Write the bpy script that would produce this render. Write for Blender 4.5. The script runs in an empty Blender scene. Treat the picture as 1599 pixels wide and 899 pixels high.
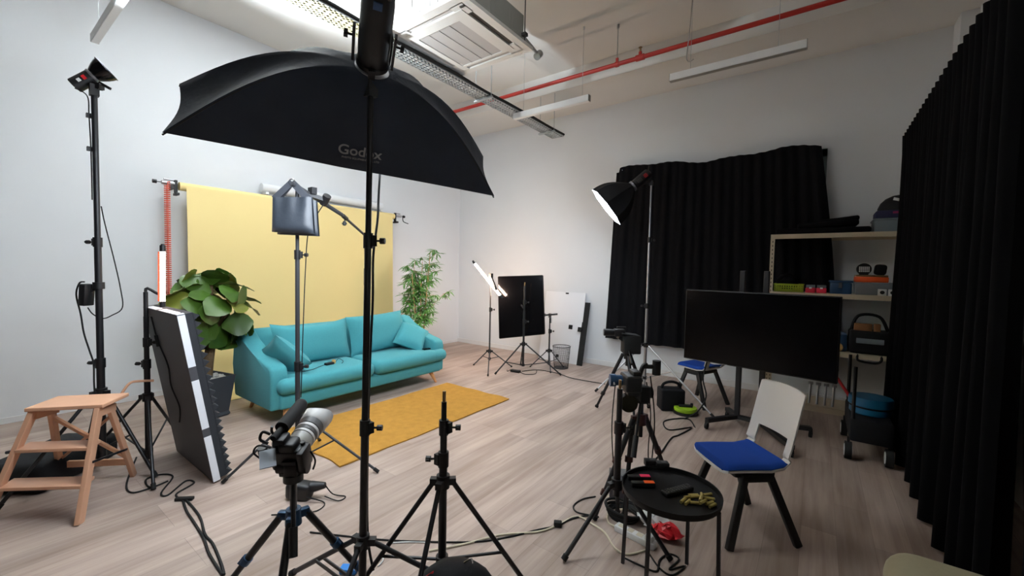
import bpy, bmesh, math, random
from mathutils import Vector, Matrix, Euler
random.seed(7)
PI = math.pi
SC = bpy.context.scene
COL = SC.collection

# ------------------------------------------------------------------ camera
cd = bpy.data.cameras.new('camera'); cam = bpy.data.objects.new('camera', cd); COL.objects.link(cam)
cd.sensor_width = 36; cd.lens = 644.486/1599*36; cd.clip_start = .05; cd.clip_end = 100
Rm = Matrix(((.80394242, -.04279716, .59316522), (.59434621, .02307535, -.80387817), (.02071621, .99881727, .04398759)))
cam.matrix_world = Matrix.Translation((6.2963, 0, 1.6)) @ Rm.to_4x4()
SC.camera = cam
# ------------------------------------------------------------------ view, world, lights
SC.view_settings.view_transform = 'Standard'; SC.view_settings.look = 'None'
SC.view_settings.gamma = 1; SC.view_settings.exposure = .58; SC.view_settings.use_curve_mapping = False
W = bpy.data.worlds.new('world'); SC.world = W; W.use_nodes = True
W.node_tree.nodes['Background'].inputs[0].default_value = (.75, .85, 1, 1)
W.node_tree.nodes['Background'].inputs[1].default_value = .3
LIGHT_COB = 3300; LIGHT_BIG = 17.0; LIGHT_SMALL = 34; LIGHT_TUBE = 150; LIGHT_TUBE_L = 26
def spot(name, loc, to, power, color, angle, size=.06, blend=.4):
    l = bpy.data.lights.new(name, 'SPOT'); l.energy = power; l.color = color; l.spot_size = math.radians(angle)
    l.spot_blend = blend; l.shadow_soft_size = size
    o = bpy.data.objects.new(name, l); COL.objects.link(o); o.location = loc
    o.rotation_euler = (Vector(to)-Vector(loc)).to_track_quat('-Z', 'Y').to_euler(); return o

# ------------------------------------------------------------------ helpers
def lin(c):
    f = lambda v: v/12.92 if v <= .04045 else ((v+.055)/1.055)**2.4
    return tuple(f(v/255) for v in c)
MATS = {}
def mat(name, rgb, rough=.5, metal=0, noise=0, scale=20, bump=0, bscale=None, emit=None, spec=.5, sheen=0, alpha=1, trans=0):
    m = bpy.data.materials.new(name); m.use_nodes = True; nt = m.node_tree; b = nt.nodes['Principled BSDF']
    c = lin(rgb); b.inputs['Base Color'].default_value = (*c, 1)
    b.inputs['Roughness'].default_value = rough; b.inputs['Metallic'].default_value = metal
    b.inputs['Specular IOR Level'].default_value = spec
    if sheen: b.inputs['Sheen Weight'].default_value = sheen
    if alpha < 1: b.inputs['Alpha'].default_value = alpha
    if trans: b.inputs['Transmission Weight'].default_value = trans
    if emit: b.inputs['Emission Color'].default_value = (*lin(emit[0]), 1); b.inputs['Emission Strength'].default_value = emit[1]
    tc = nt.nodes.new('ShaderNodeTexCoord')
    if noise or True:
        n = nt.nodes.new('ShaderNodeTexNoise'); n.inputs['Scale'].default_value = scale; n.inputs['Detail'].default_value = 4
        nt.links.new(tc.outputs['Object'], n.inputs['Vector'])
        r = nt.nodes.new('ShaderNodeMapRange'); r.inputs[3].default_value = 1-noise; r.inputs[4].default_value = 1+noise
        nt.links.new(n.outputs['Fac'], r.inputs[0])
        mx = nt.nodes.new('ShaderNodeMix'); mx.data_type = 'RGBA'; mx.blend_type = 'MULTIPLY'; mx.inputs[0].default_value = 1
        mx.inputs[6].default_value = (*c, 1); nt.links.new(r.outputs[0], mx.inputs[7]); nt.links.new(mx.outputs[2], b.inputs['Base Color'])
    if bump:
        n2 = nt.nodes.new('ShaderNodeTexNoise'); n2.inputs['Scale'].default_value = bscale or scale; n2.inputs['Detail'].default_value = 5
        nt.links.new(tc.outputs['Object'], n2.inputs['Vector'])
        bp = nt.nodes.new('ShaderNodeBump'); bp.inputs['Strength'].default_value = bump; bp.inputs['Distance'].default_value = .02
        nt.links.new(n2.outputs['Fac'], bp.inputs['Height']); nt.links.new(bp.outputs[0], b.inputs['Normal'])
    MATS[name] = m; return m
def ortho(d):
    d = Vector(d).normalized(); a = Vector((0, 0, 1)) if abs(d.z) < .9 else Vector((1, 0, 0))
    x = a.cross(d).normalized(); return x, d.cross(x), d
def frame(d, up=(0, 0, 1)):
    """rotation whose Z is d and whose Y is as near to up as possible"""
    z = Vector(d).normalized(); x = Vector(up).cross(z)
    if x.length < 1e-4: x = Vector((1, 0, 0))
    x.normalize(); y = z.cross(x); return Matrix((x, y, z)).transposed()
class M:
    def __init__(s): s.bm = bmesh.new()
    def box(s, c, size, rot=None, bevel=0, seg=2):
        t = bmesh.new(); bmesh.ops.create_cube(t, size=1)
        for v in t.verts: v.co = Vector((v.co.x*size[0], v.co.y*size[1], v.co.z*size[2]))
        if bevel: bmesh.ops.bevel(t, geom=t.edges[:], offset=bevel, segments=seg, affect='EDGES', profile=.5)
        s._add(t, c, rot); return s
    def box2(s, a, b, bevel=0, seg=2):
        return s.box([(a[i]+b[i])/2 for i in range(3)], [abs(b[i]-a[i]) for i in range(3)], None, bevel, seg)
    def _add(s, t, c=(0, 0, 0), rot=None):
        c = Vector(c); vm = {}
        for v in t.verts: vm[v] = s.bm.verts.new((rot @ v.co if rot else v.co)+c)
        for f in t.faces:
            try: s.bm.faces.new([vm[v] for v in f.verts])
            except ValueError: pass
        t.free()
    def cyl(s, p0, p1, r0, r1=None, n=12, cap=True):
        p0, p1 = Vector(p0), Vector(p1); r1 = r0 if r1 is None else r1
        x, y, d = ortho(p1-p0); rings = []
        for p, r in ((p0, r0), (p1, r1)):
            rings.append([s.bm.verts.new(p+(x*math.cos(2*PI*i/n)+y*math.sin(2*PI*i/n))*r) for i in range(n)])
        for i in range(n): s.bm.faces.new((rings[0][i], rings[0][(i+1) % n], rings[1][(i+1) % n], rings[1][i]))
        if cap: s.bm.faces.new(rings[0][::-1]); s.bm.faces.new(rings[1])
        return s
    def bar(s, p0, p1, w, h, up=(0, 0, 1), bevel=0):
        p0, p1 = Vector(p0), Vector(p1); R = frame(p1-p0, up)
        return s.box((p0+p1)/2, (w, h, (p1-p0).length), R, bevel)
    def tube(s, pts, r, n=6, sub=6, closed=False):
        P = [Vector(p) for p in pts]; Q = []
        if sub > 1 and len(P) > 2:
            for i in range(len(P)-1):
                a, b = P[max(i-1, 0)], P[i]; c, d = P[i+1], P[min(i+2, len(P)-1)]
                for k in range(sub):
                    t = k/sub
                    Q.append(.5*((2*b)+(c-a)*t+(2*a-5*b+4*c-d)*t*t+(3*b-a-3*c+d)*t**3))
            Q.append(P[-1])
        else: Q = P
        prev = None; x = None
        for i, q in enumerate(Q):
            d = (Q[min(i+1, len(Q)-1)]-Q[max(i-1, 0)])
            if d.length < 1e-9: d = Vector((0, 0, 1))
            d.normalize()
            if x is None: x, _, _ = ortho(d)
            x = (x-d*x.dot(d))
            if x.length < 1e-6: x, _, _ = ortho(d)
            x.normalize(); y = d.cross(x)
            rr = r(i/(len(Q)-1)) if callable(r) else r
            ring = [s.bm.verts.new(q+(x*math.cos(2*PI*k/n)+y*math.sin(2*PI*k/n))*rr) for k in range(n)]
            if prev:
                for k in range(n): s.bm.faces.new((prev[k], prev[(k+1) % n], ring[(k+1) % n], ring[k]))
            else: s.bm.faces.new(ring[::-1])
            prev = ring
        s.bm.faces.new(prev); return s
    def lathe(s, prof, c=(0, 0, 0), axis=(0, 0, 1), n=24, scale=(1, 1)):
        R = frame(axis) if tuple(axis) != (0, 0, 1) else Matrix.Identity(3); c = Vector(c); prev = None
        for r, z in prof:
            ring = [s.bm.verts.new(c+R @ Vector((math.cos(2*PI*i/n)*r*scale[0], math.sin(2*PI*i/n)*r*scale[1], z))) for i in range(n)]
            if prev:
                for i in range(n): s.bm.faces.new((prev[i], prev[(i+1) % n], ring[(i+1) % n], ring[i]))
            if prev is None: first = ring
            prev = ring
        if prof[0] != prof[-1]:
            if prof[0][0] > 1e-5: s.bm.faces.new(first[::-1])
            if prof[-1][0] > 1e-5: s.bm.faces.new(prev)
        return s
    def ball(s, c, r, sc=(1, 1, 1), rot=None, seg=12):
        t = bmesh.new(); bmesh.ops.create_uvsphere(t, u_segments=seg, v_segments=seg//2+1, radius=1)
        for v in t.verts: v.co = Vector((v.co.x*r*sc[0], v.co.y*r*sc[1], v.co.z*r*sc[2]))
        s._add(t, c, rot); return s
    def prism(s, poly, a, b, bevel=0):
        """polygon given as 3D points, extruded by vector b from offset a"""
        t = bmesh.new(); a, b = Vector(a), Vector(b)
        lo = [t.verts.new(Vector(p)+a) for p in poly]; hi = [t.verts.new(Vector(p)+a+b) for p in poly]; n = len(poly)
        t.faces.new(lo[::-1]); t.faces.new(hi)
        for i in range(n): t.faces.new((lo[i], lo[(i+1) % n], hi[(i+1) % n], hi[i]))
        if bevel: bmesh.ops.bevel(t, geom=t.edges[:], offset=bevel, segments=3, affect='EDGES', profile=.5)
        s._add(t); return s
    def grid(s, f, nu, nv, thick=0):
        """surface f(u, v) with thickness along its normal"""
        P = [[Vector(f(i/nu, j/nv)) for j in range(nv+1)] for i in range(nu+1)]
        def nrm(i, j):
            du = P[min(i+1, nu)][j]-P[max(i-1, 0)][j]; dv = P[i][min(j+1, nv)]-P[i][max(j-1, 0)]
            return du.cross(dv).normalized()
        A = [[s.bm.verts.new(P[i][j]) for j in range(nv+1)] for i in range(nu+1)]
        for i in range(nu):
            for j in range(nv): s.bm.faces.new((A[i][j], A[i+1][j], A[i+1][j+1], A[i][j+1]))
        if thick:
            B = [[s.bm.verts.new(P[i][j]-nrm(i, j)*thick) for j in range(nv+1)] for i in range(nu+1)]
            for i in range(nu):
                for j in range(nv): s.bm.faces.new((B[i][j], B[i][j+1], B[i+1][j+1], B[i+1][j]))
            for i in range(nu):
                s.bm.faces.new((A[i][0], B[i][0], B[i+1][0], A[i+1][0])); s.bm.faces.new((A[i][nv], A[i+1][nv], B[i+1][nv], B[i][nv]))
            for j in range(nv):
                s.bm.faces.new((A[0][j], A[0][j+1], B[0][j+1], B[0][j])); s.bm.faces.new((A[nu][j], B[nu][j], B[nu][j+1], A[nu][j+1]))
        return s
    def pillow(s, c, rot, w, h, t, n=14, sag=0):
        """soft cushion: local X width, Y height, Z thickness"""
        c = Vector(c)
        for sg in (1, -1):
            def f(u, v, sg=sg):
                a, b = u*2-1, v*2-1
                k = (max(0, 1-abs(a)**3.2)*max(0, 1-abs(b)**3.2))**.55
                pin = 1-.06*(1-abs(b)**2)*(abs(a)**6); pin2 = 1-.06*(1-abs(a)**2)*(abs(b)**6)
                z = sg*t/2*k
                y = b*h/2*pin2 - (sag*(1-a*a) if b > 0 else 0)*b
                return c+rot @ Vector((a*w/2*pin, y, z))
            P = [[f(i/n, j/n) for j in range(n+1)] for i in range(n+1)]
            A = [[s.bm.verts.new(p) for p in row] for row in P]
            for i in range(n):
                for j in range(n):
                    q = (A[i][j], A[i+1][j], A[i+1][j+1], A[i][j+1]); s.bm.faces.new(q if sg > 0 else q[::-1])
        bmesh.ops.remove_doubles(s.bm, verts=s.bm.verts[:], dist=1e-5); return s
def obj(name, m, ma, parent=None, smooth=38):
    me = bpy.data.meshes.new(name); bm = m.bm
    bmesh.ops.recalc_face_normals(bm, faces=bm.faces[:])
    org = Vector((0, 0, 0))
    if parent: org = wloc(parent)
    else:
        c = [v.co for v in bm.verts]
        org = Vector(((min(v.x for v in c)+max(v.x for v in c))/2, (min(v.y for v in c)+max(v.y for v in c))/2, min(v.z for v in c)))
    for v in bm.verts: v.co -= org
    if smooth:
        ang = math.radians(smooth)
        for f in bm.faces: f.smooth = True
        for e in bm.edges:
            if len(e.link_faces) == 2 and e.calc_face_angle(0) > ang: e.smooth = False
    bm.to_mesh(me); bm.free(); o = bpy.data.objects.new(name, me); COL.objects.link(o)
    me.materials.append(MATS[ma] if isinstance(ma, str) else ma)
    if parent: o.parent = parent
    else: o.location = org
    return o
def wloc(o):
    p = Vector(o.location)
    while o.parent: o = o.parent; p += Vector(o.location)
    return p
def tag(o, label, cat, group=None, kind=None):
    if label: o['label'] = label
    if cat: o['category'] = cat
    if group: o['group'] = group
    if kind: o['kind'] = kind
    return o
def thing(name, label, cat, loc=(0, 0, 0), group=None):
    o = bpy.data.objects.new(name, None); o.empty_display_size = .05; COL.objects.link(o); o.location = loc
    return tag(o, label, cat, group)
def struct(name, m, ma, smooth=0):
    o = obj(name, m, ma, None, smooth); o['kind'] = 'structure'; return o
def dup(root, delta, label=None, group=None, rotz=0):
    r = root.copy(); COL.objects.link(r); r.location = Vector(root.location)+Vector(delta); r.rotation_euler.z += rotz
    if label: r['label'] = label
    for ch in list(root.children):
        c = ch.copy(); COL.objects.link(c); c.parent = r
        for g in ch.children:
            d = g.copy(); COL.objects.link(d); d.parent = c
    return r
def V(*a): return Vector(a)
def text(body, size, loc, rot, ma, name, parent=None, extrude=.001, align='LEFT', label=None, cat=None):
    cu = bpy.data.curves.new(name, 'FONT'); cu.body = body; cu.size = size; cu.extrude = extrude; cu.align_x = align; cu.offset = size*.012
    t = bpy.data.objects.new(name, cu); COL.objects.link(t)
    dg = bpy.context.evaluated_depsgraph_get(); me = bpy.data.meshes.new_from_object(t.evaluated_get(dg)); bpy.data.objects.remove(t)
    o = bpy.data.objects.new(name, me); COL.objects.link(o); me.materials.clear(); me.materials.append(MATS[ma])
    for v in me.vertices: v.co = rot @ v.co + Vector(loc) - (wloc(parent) if parent else Vector((0, 0, 0)))
    if parent: o.parent = parent
    return o

# ------------------------------------------------------------------ materials
mat('wall_paint', (223, 226, 229), .85, noise=.015, scale=3, bump=.05, bscale=180)
mat('ceiling_paint', (222, 220, 216), .9, noise=.02, scale=2)
mat('wall_dark', (60, 58, 56), .9)
mat('white_trim', (222, 222, 222), .6)
mat('black_metal', (26, 26, 29), .42, noise=.1)
mat('dark_grey_metal', (62, 63, 66), .45, .3, noise=.06)
mat('black_plastic', (20, 20, 22), .5, noise=.1)
mat('gloss_black', (9, 9, 11), .12)
mat('screen_black', (4, 4, 5), .2, spec=.2)
mat('table_black', (13, 13, 14), .5, spec=.3)
mat('rubber', (15, 15, 15), .8)
mat('softbox_fabric', (48, 55, 68), .72, noise=.25, scale=6, bump=.25, bscale=14, spec=.3)
mat('black_nylon', (18, 19, 23), .72, noise=.25, scale=6, bump=.25, bscale=14, spec=.3)
mat('curtain_deep', (9, 9, 11), .95, noise=.2, scale=9, spec=.1)
mat('curtain_black', (19, 19, 22), .95, noise=.2, scale=9, bump=.1, bscale=60, spec=.12)
mat('teal_fabric', (74, 154, 163), .9, noise=.08, scale=60, bump=.12, bscale=420, spec=.2, sheen=.1)
mat('yellow_paper', (236, 214, 152), .85, noise=.03, scale=1.5, spec=.2)
mat('mustard_rug', (190, 141, 66), 1, noise=.22, scale=14, bump=.6, bscale=160, spec=.1)
mat('light_wood', (214, 164, 132), .5, noise=.08, scale=9)
mat('oak_leg', (214, 152, 98), .45, noise=.08, scale=12)
mat('pot_grey', (62, 66, 72), .6, noise=.08, scale=8)
mat('pebble', (225, 222, 215), .8, noise=.2, scale=60, bump=.8, bscale=80)
mat('trunk_brown', (112, 92, 66), .85, noise=.3, scale=25, bump=.5, bscale=40)
mat('leaf_green', (62, 94, 30), .38, noise=.45, scale=5)
mat('leaf_olive', (112, 122, 46), .45, noise=.3, scale=6)
mat('bamboo_green', (88, 138, 66), .5, noise=.4, scale=9)
mat('bamboo_tan', (190, 150, 110), .6, noise=.2, scale=15)
mat('orange_red', (222, 92, 62), .5)
mat('red_paint', (176, 40, 30), .42)
mat('bright_red', (205, 30, 40), .45)
mat('chrome', (200, 200, 204), .2, 1)
mat('silver', (178, 178, 182), .32, .85)
mat('lens_white', (214, 212, 208), .4)
mat('screen_grey', (150, 158, 166), .35)
mat('lens_silver', (168, 166, 158), .4)
mat('lens_grey', (78, 77, 76), .45)
mat('galv', (176, 180, 182), .42, .55, noise=.1)
mat('galv_warm', (196, 188, 150), .45, .35, noise=.1)
mat('ac_white', (226, 224, 220), .45)
mat('ac_grey', (146, 146, 140), .6)
mat('ac_grille', (196, 192, 190), .55)
mat('ac_dark', (52, 52, 52), .6)
mat('light_body', (232, 232, 232), .5)
mat('light_diffuser', (158, 156, 152), .5)
mat('light_diffuser_white', (235, 235, 235), .35)
mat('vinyl_grey', (50, 55, 62), .42, noise=.12, scale=7, bump=.25, bscale=9)
mat('strap_grey', (58, 61, 67), .6)
mat('panel_face', (74, 74, 78), .6, noise=.1, scale=4)
mat('foam_dark', (46, 48, 52), .95, bump=.2, bscale=200)
mat('foam_white', (232, 234, 238), .6)
mat('chair_white', (222, 218, 214), .45)
mat('blue_fabric', (26, 66, 150), .9, noise=.06, scale=90, bump=.1, bscale=500, spec=.2)
mat('shelf_cream', (206, 190, 164), .5, noise=.04)
mat('lime', (170, 186, 40), .55)
mat('pink_red', (226, 42, 70), .5)
mat('hot_pink', (240, 50, 100), .5)
mat('orange', (236, 92, 30), .5)
mat('blue_box', (44, 74, 110), .35)
mat('navy', (26, 28, 70), .7)
mat('magenta', (150, 30, 90), .7)
mat('clear_plastic', (170, 180, 190), .2, alpha=.45)
mat('grey_bin', (128, 140, 150), .3, alpha=.8)
mat('cyan_blue', (34, 116, 160), .35)
mat('bright_blue', (30, 130, 215), .5)
mat('tape_tan', (196, 158, 96), .6)
mat('brown_box', (134, 90, 54), .8)
mat('white_plastic', (222, 222, 220), .4)
mat('battery_gold', (186, 168, 96), .35, .4)
mat('cream_cable', (206, 196, 172), .6)
mat('lime_glow', (160, 200, 40), .5)
mat('beige_fabric', (150, 142, 116), .9, noise=.06, scale=50)
mat('logo_grey', (150, 150, 150), .5)
mat('paper_white', (238, 238, 238), .7)
mat('bronze', (150, 120, 80), .4, .5)
mat('orange_tripod', (70, 34, 28), .5)
mat('tripod_blue', (44, 78, 112), .35, .4)
mat('window_frame', (98, 112, 112), .5)
mat('print_dark', (70, 66, 72), .5, noise=.5, scale=16)
mat('red_glow', (214, 44, 44), .4)
mat('tube_on', (255, 236, 222), .5, emit=((255, 214, 184), LIGHT_TUBE))
mat('tube_on_left', (255, 236, 222), .5, emit=((255, 216, 190), LIGHT_TUBE_L))
mat('softbox_on', (255, 255, 255), .5, emit=((236, 246, 255), LIGHT_SMALL))
mat('softbox_big_on', (255, 255, 255), .5, emit=((232, 243, 255), LIGHT_BIG))
mat('lamp_face', (255, 255, 255), .5, emit=((235, 243, 255), 6))
mat('window_glow', (235, 245, 250), .5, emit=((225, 240, 250), 1.2))
mat('mesh_black', (18, 18, 20), .5)

def floor_material():
    m = bpy.data.materials.new('vinyl_planks'); m.use_nodes = True; nt = m.node_tree; b = nt.nodes['Principled BSDF']
    tc = nt.nodes.new('ShaderNodeTexCoord')
    mp = nt.nodes.new('ShaderNodeMapping'); mp.inputs['Rotation'].default_value = (0, 0, PI/2); nt.links.new(tc.outputs['Object'], mp.inputs[0])
    br = nt.nodes.new('ShaderNodeTexBrick'); br.offset = .37; br.offset_frequency = 3
    br.inputs['Scale'].default_value = 1; br.inputs['Brick Width'].default_value = 1.22; br.inputs['Row Height'].default_value = .18
    br.inputs['Mortar Size'].default_value = .0012; br.inputs['Bias'].default_value = 0; br.inputs['Mortar Smooth'].default_value = .3
    br.inputs['Color1'].default_value = (.84, .83, .82, 1); br.inputs['Color2'].default_value = (1.1, 1.1, 1.1, 1); br.inputs['Mortar'].default_value = (.6, .6, .6, 1)
    nt.links.new(mp.outputs[0], br.inputs['Vector'])
    m2 = nt.nodes.new('ShaderNodeMapping'); m2.inputs['Scale'].default_value = (.8, 16, 1); nt.links.new(mp.outputs[0], m2.inputs[0])
    n1 = nt.nodes.new('ShaderNodeTexNoise'); n1.inputs['Scale'].default_value = 1.6; n1.inputs['Detail'].default_value = 7; n1.inputs['Roughness'].default_value = .6
    nt.links.new(m2.outputs[0], n1.inputs['Vector'])
    m3 = nt.nodes.new('ShaderNodeMapping'); m3.inputs['Scale'].default_value = (.9, 4.5, 1); nt.links.new(mp.outputs[0], m3.inputs[0])
    n2 = nt.nodes.new('ShaderNodeTexNoise'); n2.inputs['Scale'].default_value = 1.3; n2.inputs['Detail'].default_value = 3; nt.links.new(m3.outputs[0], n2.inputs['Vector'])
    ad = nt.nodes.new('ShaderNodeMath'); ad.operation = 'ADD'; nt.links.new(n1.outputs['Fac'], ad.inputs[0]); nt.links.new(n2.outputs['Fac'], ad.inputs[1])
    rp = nt.nodes.new('ShaderNodeValToRGB'); nt.links.new(ad.outputs[0], rp.inputs[0]); e = rp.color_ramp.elements
    e[0].position = .35; e[0].color = (*lin((150, 130, 118)), 1); e[1].position = .75; e[1].color = (*lin((196, 178, 166)), 1)
    k = e.new(.55); k.color = (*lin((176, 158, 147)), 1)
    dv = nt.nodes.new('ShaderNodeMath'); dv.operation = 'MULTIPLY'; dv.inputs[1].default_value = .5
    nt.links.new(ad.outputs[0], dv.inputs[0]); nt.links.new(dv.outputs[0], rp.inputs[0])
    mx = nt.nodes.new('ShaderNodeMix'); mx.data_type = 'RGBA'; mx.blend_type = 'MULTIPLY'; mx.inputs[0].default_value = 1
    nt.links.new(rp.outputs[0], mx.inputs[6]); nt.links.new(br.outputs['Color'], mx.inputs[7]); nt.links.new(mx.outputs[2], b.inputs['Base Color'])
    b.inputs['Roughness'].default_value = .5; b.inputs['Specular IOR Level'].default_value = .35
    bp = nt.nodes.new('ShaderNodeBump'); bp.inputs['Strength'].default_value = .08; bp.inputs['Distance'].default_value = .01
    nt.links.new(n1.outputs['Fac'], bp.inputs['Height']); nt.links.new(bp.outputs[0], b.inputs['Normal'])
    MATS['floor'] = m
floor_material()

# ------------------------------------------------------------------ the room
CZ = 4.65; YB = 6.57; XR = 7.52; YF = -2.6
struct('floor', M().box2((-.15, YF-.15, -.12), (XR+.15, YB+.15, 0)), 'floor')
struct('ceiling', M().box2((-.15, YF-.15, CZ), (XR+.15, YB+.15, CZ+.12)), 'ceiling_paint')
struct('wall_left', M().box2((-.15, YF-.15, 0), (0, YB+.15, CZ)), 'wall_paint')
struct('wall_back', M().box2((0, YB, 0), (XR+.15, YB+.15, CZ)), 'wall_paint')
struct('wall_right', M().box2((XR, YF-.15, 0), (XR+.15, YB, CZ)), 'wall_paint')
struct('wall_front', M().box2((0, YF-.15, 0), (XR, YF, CZ)), 'wall_dark')
struct('trim_1', M().box2((0, 5.62, 4.37), (XR, YB, CZ)), 'ceiling_paint')            # beam along the back wall
struct('trim_2', M().box2((7.385, 6.29, 0), (XR, YB, 4.37)), 'wall_paint')            # corner column
struct('baseboard_back', M().box2((0, YB-.014, 0), (7.385, YB, .085), .003), 'white_trim')
struct('baseboard_left', M().box2((0, YF, 0), (.01, YB-.014, .06), .003), 'white_trim')
wf = M()
for a, b in (((4.0, 6.535, .85), (4.07, YB, 3.2)), ((6.25, 6.535, .85), (6.335, YB, 3.2)), ((4.0, 6.535, 3.1), (6.335, YB, 3.2)), ((4.0, 6.535, .85), (6.335, YB, .93)), ((5.1, 6.535, .85), (5.17, YB, 3.2))): wf.box2(a, b)
wo = struct('window_1', wf, 'window_frame')
obj('pane', M().box2((4.05, 6.55, .9), (6.27, 6.56, 3.13)), 'window_glow', wo)

# ------------------------------------------------------------------ ceiling fittings
# cable tray
tx0, tx1, tz = 2.64, 2.86, 3.80
t = thing('cable_tray', 'long perforated metal cable tray hung below the ceiling, carrying black cables', 'cable tray', (tx0, -2, tz))
def tray_plate(y0, y1, ma):
    m = M(); nx = 6; st = .052; y = y0
    while y < y1-.01:                                            # perforated bottom: rungs with slots between
        m.box2((tx0, y, tz), (tx1, y+.022, tz+.003))
        y += st
    for i in range(nx): 
        x = tx0+(tx1-tx0-.02)*i/(nx-1); m.box2((x, y0, tz), (x+.02, y1, tz+.003))
    return obj('perforated_plate', m, ma, t, 0)
tray_plate(-2, 2.6, 'galv_warm'); tray_plate(2.6, 6.0, 'galv')
for x, h in ((tx0, .05), (tx1, .02)): obj('side_rail', M().box2((x-.002, -2, tz), (x+.002, 6.0, tz+h)), 'galv', t, 0)
for k, (dx, r) in enumerate(((.165, .018), (.20, .019), (.225, .018), (.205, .017))):
    obj('cable', M().tube([(tx0+dx+.006*math.sin(i*1.7+k), -2+i*.5, tz+.025+(.012 if k == 3 else 0)+.006*math.sin(i*2.3+k)) for i in range(17)], r, 7, 3), 'rubber', t)
for y in (.9, 2.5, 4.1, 5.65):
    for x in (tx0-.02, tx1+.02): obj('hanger_rod', M().cyl((x, y, tz-.02), (x, y, CZ), .005, n=6), 'galv', t)
    obj('hanger_bracket', M().box2((tx0-.04, y-.015, tz-.03), (tx1+.04, y+.015, tz-.008)), 'galv', t, 0)
# fire pipe
t = thing('sprinkler_pipe', 'red fire sprinkler pipe running below the ceiling across the room', 'pipe', (0, 4.95, 4.17))
obj('pipe', M().cyl((0, 4.95, 4.17), (XR, 4.95, 4.17), .026, n=14), 'red_paint', t)
hx = 4.19; obj('hanger_rod', M().cyl((hx, 4.95, 4.19), (hx, 4.95, 4.60), .006, n=6).cyl((hx, 4.95, 4.60), (hx, 4.95, CZ), .016, n=8), 'galv', t)
obj('pipe_clamp', M().cyl((hx-.02, 4.95, 4.17), (hx+.02, 4.95, 4.17), .033).box((hx, 4.95, 4.22), (.03, .02, .05)), 'red_paint', t)
hx = 4.48; obj('tee_joint', M().cyl((hx-.05, 4.95, 4.17), (hx+.05, 4.95, 4.17), .035).cyl((hx, 4.95, 4.17), (hx, 4.95, 4.235), .02), 'red_paint', t)
obj('sprinkler_head', M().cyl((hx, 4.95, 4.235), (hx, 4.95, 4.27), .012).cyl((hx, 4.95, 4.285), (hx, 4.95, 4.29), .022).cyl((hx, 4.95, 4.26), (hx, 4.95, 4.29), .005), 'bronze', t)
# loose hanging wire with a hook
o = obj('hanging_wire', M().tube([(5.05, 4.96, CZ), (5.06, 4.88, 4.4), (5.05, 4.87, 4.2), (5.035, 4.87, 4.02), (5.04, 4.87, 3.95), (5.07, 4.87, 3.93), (5.11, 4.87, 3.945)], .006), 'light_diffuser')
tag(o, 'thin grey wire with hooked end dangling from the ceiling in front of the red pipe', 'wire')
# suspended linear lights
def bar_light(label, x0, x1, y, z, diff, wires):
    t = thing('linear_pendant_light', label, 'ceiling light', (x0, y, z), 'linear pendant lights')
    obj('housing', M().box2((x0, y-.03, z), (x1, y+.03, z+.075), .002), 'light_body', t, 0)
    obj('diffuser', M().box2((x0+.004, y-.026, z-.005), (x1-.004, y+.026, z+.001)), diff, t, 0)
    for x in (x0, x1): obj('end_cap', M().box2((x-.003, y-.031, z-.001), (x+.003, y+.031, z+.076)), 'light_diffuser', t, 0)
    for x in wires: obj('suspension_wire', M().cyl((x, y, z+.075), (x, y, CZ), .0025, n=6).cyl((x, y, CZ-.03), (x, y, CZ), .012), 'galv', t)
bar_light('white linear pendant light above the lamp head, at the upper left', .55, 2.3, .87, 3.72, 'light_diffuser_white', (.75, 2.1))
bar_light('white linear pendant light in front of the end of the cable tray', 2.76, 3.92, 4.76, 3.72, 'light_diffuser_white', (2.92, 3.82))
bar_light('linear pendant light with grey underside, to the right of the hanging wire', 4.89, 6.13, 4.78, 3.72, 'light_diffuser', (5.1, 5.9))
# air conditioner
ax0, ax1, ay0, ay1, az = 2.80, 3.83, 2.56, 3.62, 3.87
t = thing('air_conditioner', 'white ceiling cassette air conditioner with grey metal sides', 'air conditioner', ((ax0+ax1)/2, (ay0+ay1)/2, az))
bx0, bx1, by0, by1 = ax0+.07, ax1-.06, ay0+.07, ay1-.09
m = M().box2((bx0, by0, az+.035), (bx1, by1, az+.33)); obj('body', m, 'ac_grey', t, 0)
m = M()
for k in range(3):                                        # embossed rectangles on the front and side plates
    y = by0+.08+k*.29; m.box2((bx1-.002, y, az+.09), (bx1+.004, y+.2, az+.28)); m.box2((bx1, y+.05, az+.12), (bx1+.006, y+.14, az+.25))
obj('side_embossing', m, 'ac_grey', t, 0)
m = M().box2((bx0, by0-.004, az+.035), (bx1, by0, az+.33)); obj('side_plate', m, 'ac_white', t, 0)
m = M()
for x0, x1 in ((bx0+.25, bx0+.32), (bx0+.36, bx0+.44), (bx0+.5, bx0+.6)):
    for (p, q) in (((x0, az+.1), (x1, az+.1)), ((x0, az+.28), (x1, az+.28)), ((x0, az+.1), (x0, az+.28)), ((x1, az+.1), (x1, az+.28))):
        m.bar((p[0], by0-.006, p[1]), (q[0], by0-.006, q[1]), .003, .003)
obj('plate_groove', m, 'ac_dark', t, 0)
m = M()
gx0, gx1, gy0, gy1 = ax0+.2, ax1-.27, ay0+.25, ay1-.17
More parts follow.
